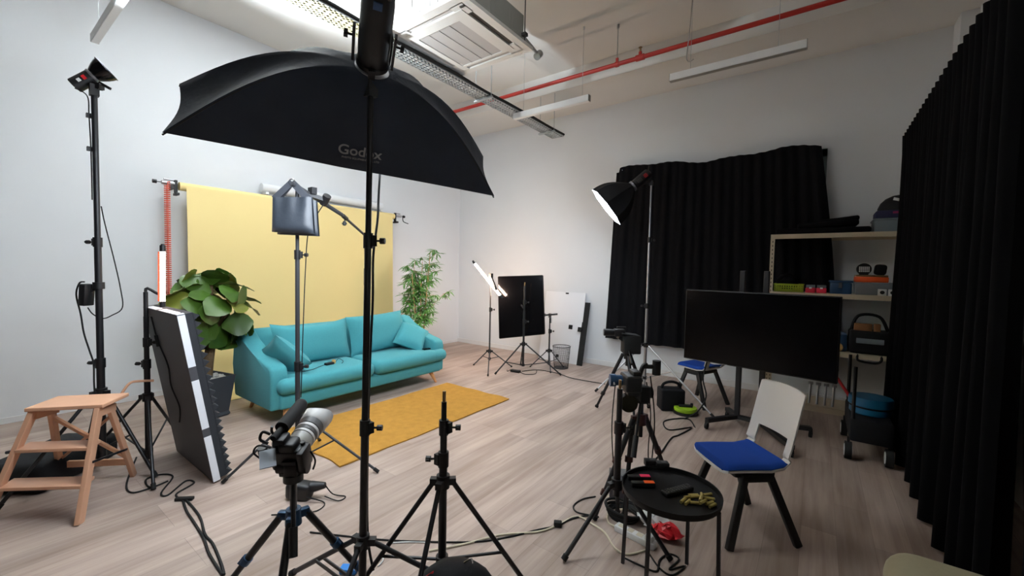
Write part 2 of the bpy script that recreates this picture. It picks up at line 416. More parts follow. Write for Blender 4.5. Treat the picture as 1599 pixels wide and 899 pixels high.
# panel as a frame with slots for the louvers and an inner grille
def ring(a0, a1, b0, b1, c0, c1, d0, d1, z0, z1):
    m.box2((a0, b0, z0), (a1, d0, z1)); m.box2((a0, d1, z0), (a1, b1, z1)); m.box2((a0, d0, z0), (c0, d1, z1)); m.box2((c1, d0, z0), (a1, d1, z1))
ring(ax0, ax1, ay0, ay1, ax0+.08, ax1-.08, ay0+.08, ay1-.08, az, az+.035)
ring(ax0+.14, ax1-.14, ay0+.14, ay1-.14, gx0, gx1, gy0, gy1, az-.004, az+.035)
for a, b in (((ax0+.07, ay0+.07), (ax0+.22, ay0+.22)), ((ax1-.22, ay0+.07), (ax1-.07, ay0+.22)), ((ax0+.07, ay1-.22), (ax0+.22, ay1-.07)), ((ax1-.22, ay1-.22), (ax1-.07, ay1-.07))):
    m.box2((a[0], a[1], az), (b[0], b[1], az+.034))
obj('panel', m, 'ac_white', t, 0)
m = M(); n = 44
for i in range(n): y = gy0+(gy1-gy0)*(i+.5)/n; m.box2((gx0, y-.008, az+.002), (gx1, y+.008, az+.008))
for i in range(5): x = gx0+(gx1-gx0)*i/4; m.box2((x-.004, gy0, az-.003), (x+.004, gy1, az+.009))
obj('intake_grille', m, 'ac_grille', t, 0)
obj('filter', M().box2((gx0, gy0, az+.012), (gx1, gy1, az+.018)), 'ac_grille', t, 0)
for a, b, ma in (((ax1-.135, ay0+.22, az+.012), (ax1-.085, ay1-.22, az+.02), 'ac_dark'), ((ax0+.085, ay0+.22, az+.012), (ax0+.135, ay1-.22, az+.02), 'ac_grille'),
                 ((ax0+.22, ay0+.085, az+.012), (ax1-.22, ay0+.135, az+.02), 'ac_grille'), ((ax0+.22, ay1-.135, az+.012), (ax1-.22, ay1-.085, az+.02), 'ac_grille')):
    obj('louver', M().box2(a, b, .003), ma, t, 0)
obj('sensor', M().box2((ax1-.13, ay0+.1, az-.006), (ax1-.08, ay0+.125, az+.001), .003), 'ac_dark', t, 0)
for x, y in ((bx0-.02, by0+.1), (bx1+.03, by1-.02), (bx0-.02, by1-.1)): obj('hanger_rod', M().cyl((x, y, az+.05), (x, y, CZ), .006, n=6).box((x, y, az+.12), (.05, .05, .03)), 'ac_dark', t)
obj('drain_pipe', M().cyl((bx1+.0, by1-.02, az+.12), (bx1-.05, ay1+.28, az+.1), .018).cyl((bx1-.05, ay1+.24, az+.07), (bx1-.05, ay1+.3, az+.13), .04), 'galv', t)

# ------------------------------------------------------------------ light stands
def knob(m, p, d, l=.05, r=.014):
    d = Vector(d).normalized(); p = Vector(p); m.cyl(p, p+d*l*.6, .005, n=6); m.cyl(p+d*l*.55, p+d*l, r, n=8); m.box(p+d*l*.8, (r*2.8, .010, .012), frame(d))
def stand(label, base, feet, hub_z, secs, knobs, strut_z, legr=.011, ma='black_metal', tilt=(0, 0), cat='light stand', group=None, low=.03, strut=True, foot_ma='rubber', mid=.5, dbl=False, spig=True):
    bx, by = base; top = secs[-1][1]
    t = thing('light_stand', label, cat, (bx, by, 0), group)
    ax = lambda z: Vector((bx+tilt[0]*z/top, by+tilt[1]*z/top, z))
    m = M()
    for z0, z1, r in secs: m.cyl(ax(z0), ax(z1), r, n=14)
    obj('pole', m, ma, t)
    for z, d in knobs:
        r = max(r for z0, z1, r in secs if z0-.1 <= z <= z1+.1)+.006
        c = obj('clamp_collar', M().cyl(ax(z-.035), ax(z+.035), r, n=14).box(ax(z)+Vector(d).normalized()*r, (.026, .026, .05)), 'black_plastic', t)
        k = M(); knob(k, ax(z)+Vector(d).normalized()*(r+.006), d); obj('knob', k, 'black_plastic', c)
    hub = M().cyl(ax(hub_z-.03), ax(hub_z+.03), secs[0][2]+.012, n=14)
    for f in feet:
        d = (Vector((*f, 0))-Vector((bx, by, 0))).normalized(); hub.box(ax(hub_z)+d*(secs[0][2]+.018), (.03, .03, .045), frame(d))
    obj('leg_hub', hub, 'black_plastic', t)
    if strut:
        obj('strut_collar', M().cyl(ax(strut_z-.018), ax(strut_z+.018), secs[0][2]+.01, n=14), 'black_plastic', t)
    for f in feet:
        F = Vector((*f, legr)); d = (Vector((*f, 0))-Vector((bx, by, 0))).normalized(); A = ax(hub_z)+d*(secs[0][2]+.022)
        l = obj('leg', M().cyl(A, F, legr, n=10), ma, t)
        obj('rubber_foot', M().cyl(F.lerp(A, .06), F, legr*1.35, n=10), foot_ma, l)
        if strut:
            s = M(); side = Vector((-d.y, d.x, 0)); a, b = ax(strut_z)+d*(secs[0][2]+.006), A.lerp(F, mid)
            if dbl:
                for q in (1, -1): s.bar(a+side*.017*q, b+side*.017*q, .006, .016)
            else: s.cyl(a, b, legr*.62, n=8)
            obj('strut', s, ma, t)
    if spig: obj('spigot', M().cyl(ax(top), ax(top+.05), .008, n=10).cyl(ax(top+.012), ax(top+.022), .006, n=10), 'bronze', t)
    return t

# tall stand at the left with the open-reflector lamp
LS = (2.01, .64)
stand('tall black light stand behind the wooden step stool, lamp on top', LS, [(1.46, .62), (2.42, .86), (2.2, .12)], .62,
      [(.06, .84, .024), (.84, 1.74, .021), (1.74, 2.82, .018)], [(.84, (-.8, -.6, 0)), (1.74, (-.8, -.6, 0))], .2, .012, spig=False)
def spun_lamp():
    t = thing('studio_lamp', 'black studio lamp with open bowl reflector tilted up, on the tall left stand', 'studio light', (2.01, .64, 2.82))
    ax = Vector((.36, .66, .66)).normalized(); C = Vector((1.975, .635, 2.945))
    obj('housing', M().lathe([(.044, -.13), (.049, -.126), (.049, .0), (.042, .004)], C, ax, 24), 'black_plastic', t)
    obj('mount_ring', M().lathe([(.051, 0), (.053, .004), (.053, .014), (.049, .016)], C, ax, 24), 'silver', t)
    prof = [(.046, .016), (.054, .03), (.069, .06), (.079, .088), (.082, .104), (.088, .106), (.088, .112), (.08, .112), (.074, .088), (.062, .06), (.044, .036), (.026, .032)]
    obj('bowl_reflector', M().lathe(prof, C, ax, 32), 'gloss_black', t)
    obj('lamp_face', M().lathe([(.024, .033), (.022, .037)], C, ax, 20), 'lamp_face', t)
    R = frame(ax, (0, 0, 1)); toc = Vector((.95, -.3, .05)); toc -= ax*toc.dot(ax); toc.normalize()
    RB = Matrix((ax.cross(toc), ax, toc)).transposed()
    obj('red_badge', M().box(C+toc*.049-ax*.038, (.03, .022, .004), RB), 'bright_red', t)
    obj('white_badge', M().box(C+toc*.049-ax*.075, (.022, .022, .004), RB), 'paper_white', t)
    obj('rear_display', M().box(C-ax*.131, (.045, .025, .004), R), 'bronze', t)
    m = M().bar((2.01, .64, 2.80), (2.01, .64, 2.88), .05, .05).bar((2.0, .64, 2.87), (2.05, .675, 2.87), .04, .04).bar((2.045, .672, 2.86), C-ax*.02+Vector((.03, .02, -.045)), .03, .035)
    obj('yoke_bracket', m, 'black_plastic', t)
    obj('tilt_lever', M().bar((2.03, .665, 2.90), (2.10, .712, 2.855), .012, .018), 'black_plastic', t)
    obj('power_cord', M().tube([C-ax*.128+Vector((.015, 0, -.02)), (1.965, .61, 2.8), (1.98, .615, 2.66), (1.985, .62, 2.4), (1.985, .62, 2.05)], .004), 'rubber', t)
    for z in (2.66, 2.42): obj('cable_clip', M().box((1.975, .615, z), (.03, .03, .03)), 'black_plastic', t)
spun_lamp()
_a = Vector((.24, .50, .83)).normalized(); _c = Vector((1.975, .635, 2.945))+_a*.06
spot('studio_lamp_beam', _c, _c+_a, LIGHT_COB, (.86, .94, 1), 92, .08, 1)
# power adapter clamped to the stand
t = thing('power_adapter', 'black power adapter clamped to the tall left stand', 'power adapter', (1.943,0.580,1.341))
pc = Vector((1.975,0.580,1.352))
obj('brick', M().box(pc, (.05, .075, .16), Euler((0, .08, .6)).to_matrix(), .008), 'black_plastic', t)
obj('clamp', M().bar(pc+V(.0, 0, .02), (2.0, .64, 1.42), .03, .04).cyl((2.01, .64, 1.395), (2.01, .64, 1.445), .034), 'black_plastic', t)
obj('cable', M().tube([(1.960,0.573,1.446), (1.930,0.551,1.436), (1.915,0.535,1.350), (1.947,0.551,1.210), (1.972,0.562,1.069), (2.012,0.584,0.938), (2.039,0.599,0.844), (2.049,0.598,0.693), (2.055,0.604,0.502)], .0055), 'rubber', t)
obj('cable', M().tube([(1.951,0.672,2.012), (1.910,0.697,1.883), (1.976,0.732,1.616), (2.025,0.756,1.397), (2.084,0.754,1.254), (2.051,0.702,1.197), (2.022,0.654,1.174), (2.005,0.606,1.210), (1.987,0.583,1.258)], .004), 'rubber', t)

# second stand at the left with a tube light
S2 = (2.13, .88)
stand('short black light stand between the step stool and the leaning panel', S2, [(1.66, .58), (2.62, .80), (1.72, 1.2)], .55,
      [(.06, .83, .02), (.83, 1.18, .017), (1.0, 1.37, .015)], [(.81, (-.8, -.6, 0)), (.98, (.8, .6, 0))], .12, .011, spig=False)
def tube_light(label, a, b, caps, ma, red=None, ext=.05):
    a, b = Vector(a), Vector(b); d = (b-a).normalized()
    t = thing('tube_light', label, 'tube light', b)
    obj('tube', M().cyl(a, b, .017, n=16), ma, t)
    obj('end_cap', M().cyl(a-d*ext, a, .019, n=16).cyl(a-d*ext*1.2, a-d*ext, .012, n=12), 'black_plastic', t)
    obj('end_cap', M().cyl(b, b+d*ext, .019, n=16), 'black_plastic', t)
    return t
a, b = Vector((2.209,0.969,1.683)), Vector((2.225,0.960,1.301))
t = tube_light('glowing tube light standing upright beside the fig plant', a, b, 0, 'tube_on_left')
off = Vector((-.55, -.5, 0)).normalized()*.018
obj('back_housing', M().bar(a+off, b+off, .02, .03), 'orange_red', t)
obj('clamp_arm', M().tube([(2.13, .88, 1.37), (2.13, .89, 1.40), b+off+V(0, 0, .05), b+off*1.2+V(0, 0, .10)], .010, 8, 3), 'black_plastic', t)
# leaning acoustic panel
def panel():
    t = thing('acoustic_panel', 'dark grey panel with white taped edge and foam back, leaning near the fig plant', 'acoustic panel', (2.4, 1.1, 0))
    up = Vector((0, -.2, 1.235)).normalized(); n = Vector((0, 1, .2/1.235)).normalized(); L = 1.25; o = Vector((2.0, 1.09, .012)); w = .83
    def q(u, v, d): return o+Vector((u*w, 0, 0))+up*(v*L)+n*d
    m = M().prism([q(0, 0, 0), q(1, 0, 0), q(1, 1, 0), q(0, 1, 0)], (0, 0, 0), n*.045); obj('board', m, 'panel_face', t, 0)
    for a, b in ((.0, .28), (.33, .62), (.70, .995)):
        obj('white_edge', M().prism([q(1, a, .0), q(1, b, .0), q(1, b, .044), q(1, a, .044)], (0, 0, 0), (.004, 0, 0)), 'foam_white', t, 0)
    for a, b in ((.1, .4), (.5, .9), (.95, 1.0)):
        obj('white_edge', M().prism([q(a, 1, .0), q(b, 1, .0), q(b, 1, .044), q(a, 1, .044)], (0, 0, 0), up*.004), 'foam_white', t, 0)
    m = M().prism([q(0, 0.01, .045), q(1, 0.01, .045), q(1, 1, .045), q(0, 1, .045)], (0, 0, 0), n*.045)
    rows = 22
    for i in range(rows):
        a, b = i/rows, (i+1)/rows; c = (a+b)/2; lo = .01
        m.prism([q(0, a+lo*(i == 0), .088), q(0, c, .088+.04), q(0, b, .088)], (0, 0, 0), (w, 0, 0))
    obj('foam_back', m, 'foam_dark', t, 0)
    obj('cable', M().tube([q(.25, .95, -.006), q(.3, .8, -.008), q(.45, .66, -.008), q(.4, .52, -.008), q(.52, .4, -.008), q(.4, .28, -.008)], .005), 'rubber', t)
    obj('cable_plug', M().cyl(q(.32, .77, -.016), q(.32, .84, -.016), .012), 'rubber', t)
panel()

# ------------------------------------------------------------------ step stool and what lies behind it
def stool():
    FR, FL, BR, BL = V(2.75, .42, 0), V(2.34, .07, 0), V(2.24, .77, 0), V(1.9, .44, 0)
    zt = .66; TFR, TFL, TBR, TBL = V(2.63, .535, zt), V(2.40, .28, zt), V(2.52, .60, zt-.02), V(2.30, .36, zt-.02)
    t = thing('step_stool', 'pale wooden three-tread step stool at the left edge', 'step stool', (2.32, .43, 0))
    f = (FR-BR); f.z = 0; f.normalize(); s = V(-f.y, f.x, 0)
    for a, b in ((FR, TFR), (FL, TFL)): obj('front_leg', M().bar(a+V(0, 0, .0), b, .026, .06, f, .003), 'light_wood', t, 0)
    for a, b in ((BR, TBR), (BL, TBL)): obj('rear_leg', M().bar(a, b, .024, .045, f, .003), 'light_wood', t, 0)
    def tread(z, dep_, ov, name='tread'):
        k = z/zt; a, b = FR.lerp(TFR, k), FL.lerp(TFL, k); d = (a-b).normalized(); c = (a+b)/2-f*(dep_/2-.03); R = Matrix((f, d, V(0, 0, 1))).transposed()
        obj(name, M().box((c.x, c.y, z), (dep_, (a-b).length+ov, .022), R, .004), 'light_wood', t, 0)
    tread(.215, .13, -.012); tread(.43, .13, -.012)
    c = (V(2.655, .55, 0)+V(2.42, .26, 0)+V(2.46, .69, 0)+V(2.23, .40, 0))/4; d = (V(2.655, .55, 0)-V(2.42, .26, 0)).normalized(); fd = V(d.y, -d.x, 0)
    R = Matrix((fd, d, V(0, 0, 1))).transposed(); obj('top', M().box((c.x, c.y, zt+.016), (.26, .40, .024), R, .005), 'light_wood', t, 0)
    for a, b in ((TFR, TBR), (TFL, TBL)): obj('top_rail', M().bar(a+f*.0-V(0, 0, .03), b-f*.06-V(0, 0, .03), .022, .05), 'light_wood', t, 0)
    for a, b, k0, k1 in ((BR, BL, .22, .22),): obj('rear_stretcher', M().bar(a.lerp(TBR, k0), b.lerp(TBL, k1), .02, .045), 'light_wood', t, 0)
    obj('cross_brace', M().bar(BR.lerp(TBR, .28), BL.lerp(TBL, .88), .016, .028, f), 'light_wood', t, 0)
    obj('cross_brace', M().bar(BL.lerp(TBL, .28)-f*.017, BR.lerp(TBR, .88)-f*.017, .016, .028, f), 'light_wood', t, 0)
    obj('hinge_strut', M().bar(FR.lerp(TFR, .52)+s*.015, BR.lerp(TBR, .40)+s*.015, .006, .014), 'black_metal', t, 0)
    # bent wooden handle rising behind the top
    obj('handle', M().tube([(2.323,0.684,0.623), (2.319,0.709,0.673), (2.314,0.745,0.720), (2.293,0.792,0.721), (2.298,0.882,0.708)], .009, 8), 'light_wood', t)
stool()
t = thing('equipment_bag', 'low black equipment case lying behind the step stool', 'bag', (1.75, .42, 0))
RB = Euler((0, 0, .73)).to_matrix()
obj('bag_body', M().box((1.78, .42, .11), (.42, .62, .2), RB, .05, 3), 'black_nylon', t)
obj('strap', M().tube([(1.62, .2, .2), (1.75, .32, .225), (1.9, .5, .225), (1.98, .6, .17)], .012), 'strap_grey', t)
obj('zip', M().tube([(2.03, .3, .17), (1.95, .45, .18), (1.86, .58, .17)], .005), 'silver', t)

# ------------------------------------------------------------------ fig plant
def leaf(m, base, d, up, L, w, droop=.25, wav=.02, n=7):
    d = Vector(d).normalized(); s = d.cross(Vector(up)).normalized(); u = s.cross(d).normalized(); base = Vector(base)
    rows = []
    for i in range(n+1):
        k = i/n; wd = w*.5*max(.04, math.sin(PI*min(1, k**1.25*.96+.02)))**.75
        c = base+d*(L*k)-u*(droop*L*k*k)
        rows.append([c-s*wd+u*(.12*wd+wav*math.sin(k*13)), c, c+s*wd+u*(.12*wd+wav*math.sin(k*13+2))])
    vs = [[m.bm.verts.new(p) for p in r] for r in rows]
    for i in range(n):
        for j in range(2): m.bm.faces.new((vs[i][j], vs[i][j+1], vs[i+1][j+1], vs[i+1][j]))
def fig():
    px, py = 1.22, 1.52
    t = thing('potted_fig', 'fiddle leaf fig in a square grey pot beside the leaning panel', 'potted plant', (px, py, 0))
    R = Euler((0, 0, .25)).to_matrix()
    def sq(h, z): return [R @ V(a*h, b*h, 0)+V(px, py, z) for a, b in ((-1, -1), (1, -1), (1, 1), (-1, 1))]
    m = M(); prev = None
    for h, z in ((.15, 0), (.165, .02), (.155, .05), (.2, .43), (.185, .43), (.18, .37)):
        r_ = [m.bm.verts.new(p) for p in sq(h, z)]
        if prev:
            for i in range(4): m.bm.faces.new((prev[i], prev[(i+1) % 4], r_[(i+1) % 4], r_[i]))
        else: m.bm.faces.new(r_[::-1])
        prev = r_
    m.bm.faces.new(prev); obj('pot', m, 'pot_grey', t, 0)
    m = M()
    for i in range(150):
        a, b = random.uniform(-.16, .16), random.uniform(-.16, .16); p = R @ V(a, b, 0); m.ball((px+p.x, py+p.y, .385+random.uniform(0, .035)), random.uniform(.014, .026), (1, 1, .7), seg=6)
    obj('pebbles', m, 'pebble', t)
    m = M().tube([(px+.02, py+.02, .36), (px+.03, py+.03, .55), (px+.055, py+.05, .78), (px+.06, py+.05, 1.0)], lambda k: .055-.015*k, 10)
    m.tube([(px+.05, py+.03, .7), (px+.1, py+.1, .95), (px+.2, py+.18, 1.15)], .018, 8); m.tube([(px+.06, py+.05, .95), (px-.05, py-.04, 1.15), (px-.1, py-.12, 1.25)], .016, 8); m.tube([(px+.06, py+.05, .98), (px+.08, py+.05, 1.25), (px+.05, py+.06, 1.42)], .016, 8)
    obj('trunk', m, 'trunk_brown', t)
    C = V(px+.05, py+.05, 1.13); ms = (M(), M()); k = 0
    random.seed(11)
    for i in range(58):
        z = 1-2*(i+.5)/58; ph = i*2.399963; r = math.sqrt(1-z*z)
        d = V(r*math.cos(ph), r*math.sin(ph), z)
        p = C+V(d.x*.29, d.y*.29, d.z*.33)*random.uniform(.75, 1.05)
        tg = d.cross(V(random.uniform(-1, 1), random.uniform(-1, 1), random.uniform(-1, 1))).normalized()
        dd = (d*.55+tg*.75+V(0, 0, -.05)).normalized()
        leaf(ms[1 if random.random() < .2 and z > -.1 else 0], p-dd*.05, dd, d*.9+V(0, 0, .55)+V(random.uniform(-.3, .3), random.uniform(-.3, .3), 0), random.uniform(.24, .33), random.uniform(.20, .27), random.uniform(.1, .4), .008, 8)
    obj('foliage', ms[0], 'leaf_green', t, 60); obj('young_leaves', ms[1], 'leaf_olive', t, 60)
fig()

# ------------------------------------------------------------------ backdrop on the left wall
def backdrop():
    y0, y1, xr, zr = 1.6, 4.66, .22, 2.5
    t = thing('paper_backdrop', 'wide yellow paper backdrop hanging from a wall-mounted roll behind the sofa', 'backdrop', (.3, 3.1, 0))
    prof = [(xr+.045, zr), (xr+.06, 2.0), (xr+.07, 1.2), (xr+.09, .7), (xr+.15, .33), (xr+.24, .12), (xr+.36, .03), (xr+.46, .008), (xr+.62, .006)]
    Q = []
    for i in range(len(prof)-1):
        for k in range(5): Q.append((prof[i][0]+(prof[i+1][0]-prof[i][0])*k/5, prof[i][1]+(prof[i+1][1]-prof[i][1])*k/5))
    Q.append(prof[-1]); n = len(Q)-1
    def f(u, v):
        x, z = Q[round(v*n)]; return (x+.006*math.sin(u*9+v*3)*min(1, z*1.5), y0+.06+(y1-y0-.12)*u, z)
    obj('paper_sheet', M().grid(f, 40, n, .002), 'yellow_paper', t)
    obj('paper_roll', M().cyl((xr, y0, zr), (xr, y1, zr), .048, n=24), 'yellow_paper', t)
    for y, s in ((y0, -1), (y1, 1)):
        b = M().box((xr, y+s*.03, zr-.01), (.045, .03, .15), None, .006).box((xr+.02, y+s*.03, zr-.10), (.12, .035, .03), None, .004).box2((.004, y+s*.02, zr-.03), (xr, y+s*.04, zr+.03))
        obj('wall_bracket', b, 'black_plastic', t)
        obj('roller_hook', M().cyl((xr, y+s*.04, zr+.02), (xr, y+s*.16, zr+.02), .022).cyl((xr, y+s*.02, zr+.06), (xr, y+s*.14, zr+.06), .01), 'silver', t)
        k = M(); knob(k, (xr, y+s*.16, zr+.02), (0, s, 0), .08, .022); obj('tension_knob', k, 'black_plastic', t)
    obj('crank', M().tube([(xr, y1+.2, zr), (xr+.02, y1+.2, zr-.07), (xr+.03, y1+.3, zr-.10)], .008), 'black_metal', t)
    m = M(); cy = y0-.11
    for dx in (-.022, .022): m.tube([(xr+dx, cy, zr+.03), (xr+dx, cy, .9)], .004, 6, 1)
    z = zr+.03
    while z > .92: m.cyl((xr-.026, cy-.02, z), (xr+.026, cy+.02, z), .0075, n=6); z -= .024
    m.box((xr, cy, .88), (.06, .03, .1), None, .01)
    obj('bead_chain', m, 'orange_red', t)
backdrop()
t = thing('spare_paper_roll', 'white paper roll on the wall just above the yellow backdrop roll', 'paper roll', (.1, 3.9, 2.62))
obj('roll', M().cyl((.085, 2.55, 2.66), (.085, 4.5, 2.66), .062, n=24), 'wall_paint', t)
obj('roll_core', M().cyl((.085, 4.5, 2.66), (.085, 4.53, 2.66), .03, n=16), 'white_plastic', t)
for y in (2.6, 4.45): obj('wall_bracket', M().box2((0, y-.02, 2.57), (.16, y+.02, 2.60)), 'white_plastic', t, 0)

# ------------------------------------------------------------------ sofa
def sofa():
    t = thing('sofa', 'teal fabric two-cushion sofa with tapered wooden legs, in front of the yellow backdrop', 'sofa', (1.6, 2.98, 0))
    tf = 'teal_fabric'
    obj('base', M().box2((1.22, 1.9, .15), (2.07, 4.08, .31), .03, 3), tf, t)
    arm = [(1.16, .15), (1.13, .5), (1.15, .80), (1.20, .87), (1.30, .87), (1.42, .77), (1.56, .68), (1.75, .64), (1.97, .60), (2.03, .57), (2.05, .5), (2.04, .15)]
    for y0 in (1.82, 3.98):
        obj('arm', M().prism([(x, y0, z) for x, z in arm], (0, 0, 0), (0, .17, 0), .028), tf, t, 50)
    obj('back', M().prism([(x, 1.84, z) for x, z in ((1.14, .15), (1.13, .5), (1.15, .82), (1.19, .88), (1.27, .88), (1.36, .8), (1.42, .4), (1.42, .15))], (0, 0, 0), (0, 2.28, 0), .03), tf, t, 50)
    for y0, y1, l in ((2.0, 2.965, -.1), (2.975, 3.98, .13)):
        m = M().box2((1.36, y0, .30), (2.14, y1, .47), .075, 4)
        if l < 0: m.box2((1.98, 1.87, .305), (2.14, 2.1, .465), .075, 4)
        else: m.box2((1.98, 3.8, .305), (2.14, 4.15, .465), .075, 4)
        obj('seat_cushion', m, tf, t, 50)
    R = Matrix((V(0, 1, 0), V(-.22, 0, .975), V(.975, 0, .22))).transposed()
    obj('back_cushion', M().pillow((1.5, 2.53, .70), R, .93, .5, .24, 16, .04), tf, t)
    R2 = Matrix((V(-.05, .99, .03), V(-.22, -.03, .975), V(.975, .05, .22))).transposed()
    obj('back_cushion', M().pillow((1.5, 3.43, .71), R2, .92, .52, .24, 16), tf, t)
    for a, b in (((1.3, 1.99), (1.25, 1.95)), ((1.98, 2.0), (2.04, 1.95)), ((1.3, 3.97), (1.25, 4.02)), ((1.98, 3.95), (2.05, 4.0))):
        obj('leg', M().cyl((*a, .16), (*b, 0), .03, .016, 14), 'oak_leg', t)
sofa()
R = Matrix((V(-.25, .25, .93).normalized(), V(.95, .12, .2).normalized(), V(0, 0, 1))).transposed()
xx = V(-.35, -.55, .6).normalized(); zz = V(-.3, .9, .62); zz = (zz-xx*zz.dot(xx)).normalized(); yy = zz.cross(xx)
o = obj('throw_pillow', M().pillow((1.80, 2.08, .63), Matrix((xx, yy, zz)).transposed(), .46, .44, .17), 'teal_fabric')
tag(o, 'teal throw pillow slumped against the left arm of the sofa', 'pillow', 'throw pillows on the sofa')
xx = V(-.42, .62, .5).normalized(); zz = V(.75, -.38, .55); zz = (zz-xx*zz.dot(xx)).normalized(); yy = zz.cross(xx)
o = obj('throw_pillow', M().pillow((1.72, 3.83, .63), Matrix((xx, yy, zz)).transposed(), .44, .42, .17), 'teal_fabric')
tag(o, 'teal throw pillow propped against the right arm of the sofa', 'pillow', 'throw pillows on the sofa')
t = thing('wireless_transmitter', 'small black transmitter with thin wires on the left seat cushion', 'transmitter', (1.84, 2.54, .47))
obj('body', M().box((1.84, 2.54, .483), (.05, .1, .025), Euler((0, 0, .1)).to_matrix(), .005), 'black_plastic', t)
obj('clip', M().box((1.83, 2.6, .495), (.04, .03, .045), None, .005), 'tape_tan', t)
obj('wire', M().tube([(1.85, 2.48, .48), (1.86, 2.42, .475), (1.93, 2.3, .475), (1.95, 2.15, .475)], .003), 'rubber', t); obj('wire', M().tube([(1.84, 2.62, .49), (1.83, 2.66, .52), (1.86, 2.7, .49), (1.9, 2.66, .476)], .003), 'rubber', t)
o = obj('small_receiver', M().box((1.98, 3.88, .48), (.06, .11, .022), Euler((0, 0, -.15)).to_matrix(), .009), 'gloss_black'); tag(o, 'small black handset lying on the right end of the sofa seat', 'handset')
# rug
def rugf(u, v):
    e = 0
    return (2.22+1.09*u+(.004*math.sin(v*23) if u in (0, 1) else 0), 1.80+2.25*v+(.01*math.sin(u*17) if v in (0, 1) else 0), .014+.0015*math.sin(u*20+v*9))
o = obj('rug', M().grid(rugf, 40, 60, .012), 'mustard_rug'); tag(o, 'mustard yellow rug on the floor in front of the teal sofa', 'rug')

# ------------------------------------------------------------------ bamboo plant
def bamboo():
    px, py = .98, 4.62
    t = thing('potted_bamboo', 'tall leafy bamboo plant behind the right end of the sofa', 'potted plant', (px, py, 0))
    obj('pot', M().lathe([(.11, 0), (.13, .02), (.16, .28), (.165, .3), (.145, .3), (.14, .26), (0, .26)], (px, py, 0)), 'pot_grey', t)
    random.seed(5); st = M(); fo = M(); tips = []
    for i in range(7):
        a = i*2*PI/7+.4; r = random.uniform(.03, .08); lean = random.uniform(.04, .14); h = (1.84, 1.55, 1.7, 1.4, 1.62, 1.5, 1.35)[i]
        p0 = V(px+r*math.cos(a), py+r*math.sin(a), .25); p1 = V(px+(r+lean*.5)*math.cos(a), py+(r+lean*.5)*math.sin(a), h*.6); p2 = V(px+(r+lean)*math.cos(a), py+(r+lean)*math.sin(a), h)
        st.tube([p0, p1, p2], lambda k: .011-.006*k, 7)
        for k in range(11):
            f = .3+.7*k/10; p = p0.lerp(p1, f*2) if f < .5 else p1.lerp(p2, f*2-1)
            ph = random.uniform(0, 2*PI); ln = random.uniform(.1, .22)*(1.3-f*.7); e = p+V(math.cos(ph)*ln, math.sin(ph)*ln, random.uniform(.0, .12)); st.tube([p, (p+e)/2+V(0, 0, .02), e], .0025, 5, 3); tips.append(e); tips.append((p+e)/2)
    e = V(px+.15, py+.52, 1.2); st.tube([(px+.05, py+.15, .85), (px+.1, py+.35, 1.1), e], .003, 5, 3); tips += [e, e-V(.02, .08, .05)]
    for e in tips:
        for k in range(10):
            ph = random.uniform(0, 2*PI); d = V(math.cos(ph), math.sin(ph), random.uniform(-.5, .6)); leaf(fo, e, d, V(0, 0, 1)+V(.3, -.2, 0), random.uniform(.09, .17), random.uniform(.018, .028), random.uniform(.2, .6), 0, 4)
    obj('stems', st, 'bamboo_tan', t); obj('foliage', fo, 'bamboo_green', t, 60)
bamboo()

# ------------------------------------------------------------------ boom stand and sand bag
BS = (3.13, 1.55)
t = stand('dark grey boom stand in front of the sofa, holding an angled boom pole', BS, [(2.88, 1.13), (3.62, 1.93), (2.72, 1.95)], .44,
      [(.05, .84, .018), (.84, 1.68, .016), (1.68, 2.16, .013)], [(.83, (.8, .6, 0)), (1.68, (.8, .6, 0))], .12, .010, 'dark_grey_metal', spig=False, mid=.42)
pv = V(*(3.186,1.739,2.114)); be = V(*(2.816,2.361,1.884)); b0 = V(*(3.199,1.479,2.195))
obj('boom_pole', M().cyl(b0, pv.lerp(be, .35), .016, n=12).cyl(pv.lerp(be, .3), be, .011, n=12), 'dark_grey_metal', t)
obj('boom_pivot', M().cyl(pv-V(.03, 0, .03), pv+V(.03, 0, .03), .03).bar(V(BS[0], BS[1], 2.16), pv, .04, .03).box(V(*(3.172,1.644,2.169)), (.06, .04, .05)), 'black_plastic', t)
k = M(); knob(k, pv.lerp(be, .42), (.2, -.2, -1), .07); k.cyl(pv.lerp(be, .38), pv.lerp(be, .46), .018); obj('boom_knob', k, 'black_plastic', t)
obj('mic_cable', M().tube([V(*(3.199,1.721,2.081)), V(*(3.167,1.667,1.968)), V(*(3.139,1.627,1.843)), V(*(3.134,1.609,1.573)), V(*(3.140,1.586,1.081)), V(*(3.149,1.566,0.589))], .004), 'rubber', t)
t = thing('shotgun_microphone', 'black microphone in a red clip at the far end of the boom pole', 'microphone', be)
obj('clip', M().box(be+V(0, 0, -.01), (.05, .05, .1), None, .01), 'bright_red', t)
obj('microphone', M().cyl(be+V(-.02, .01, -.06), be+V(-.02, .01, -.36), .02).cyl(be+V(-.02, .01, -.30), be+V(-.02, .01, -.46), .024), 'rubber', t)
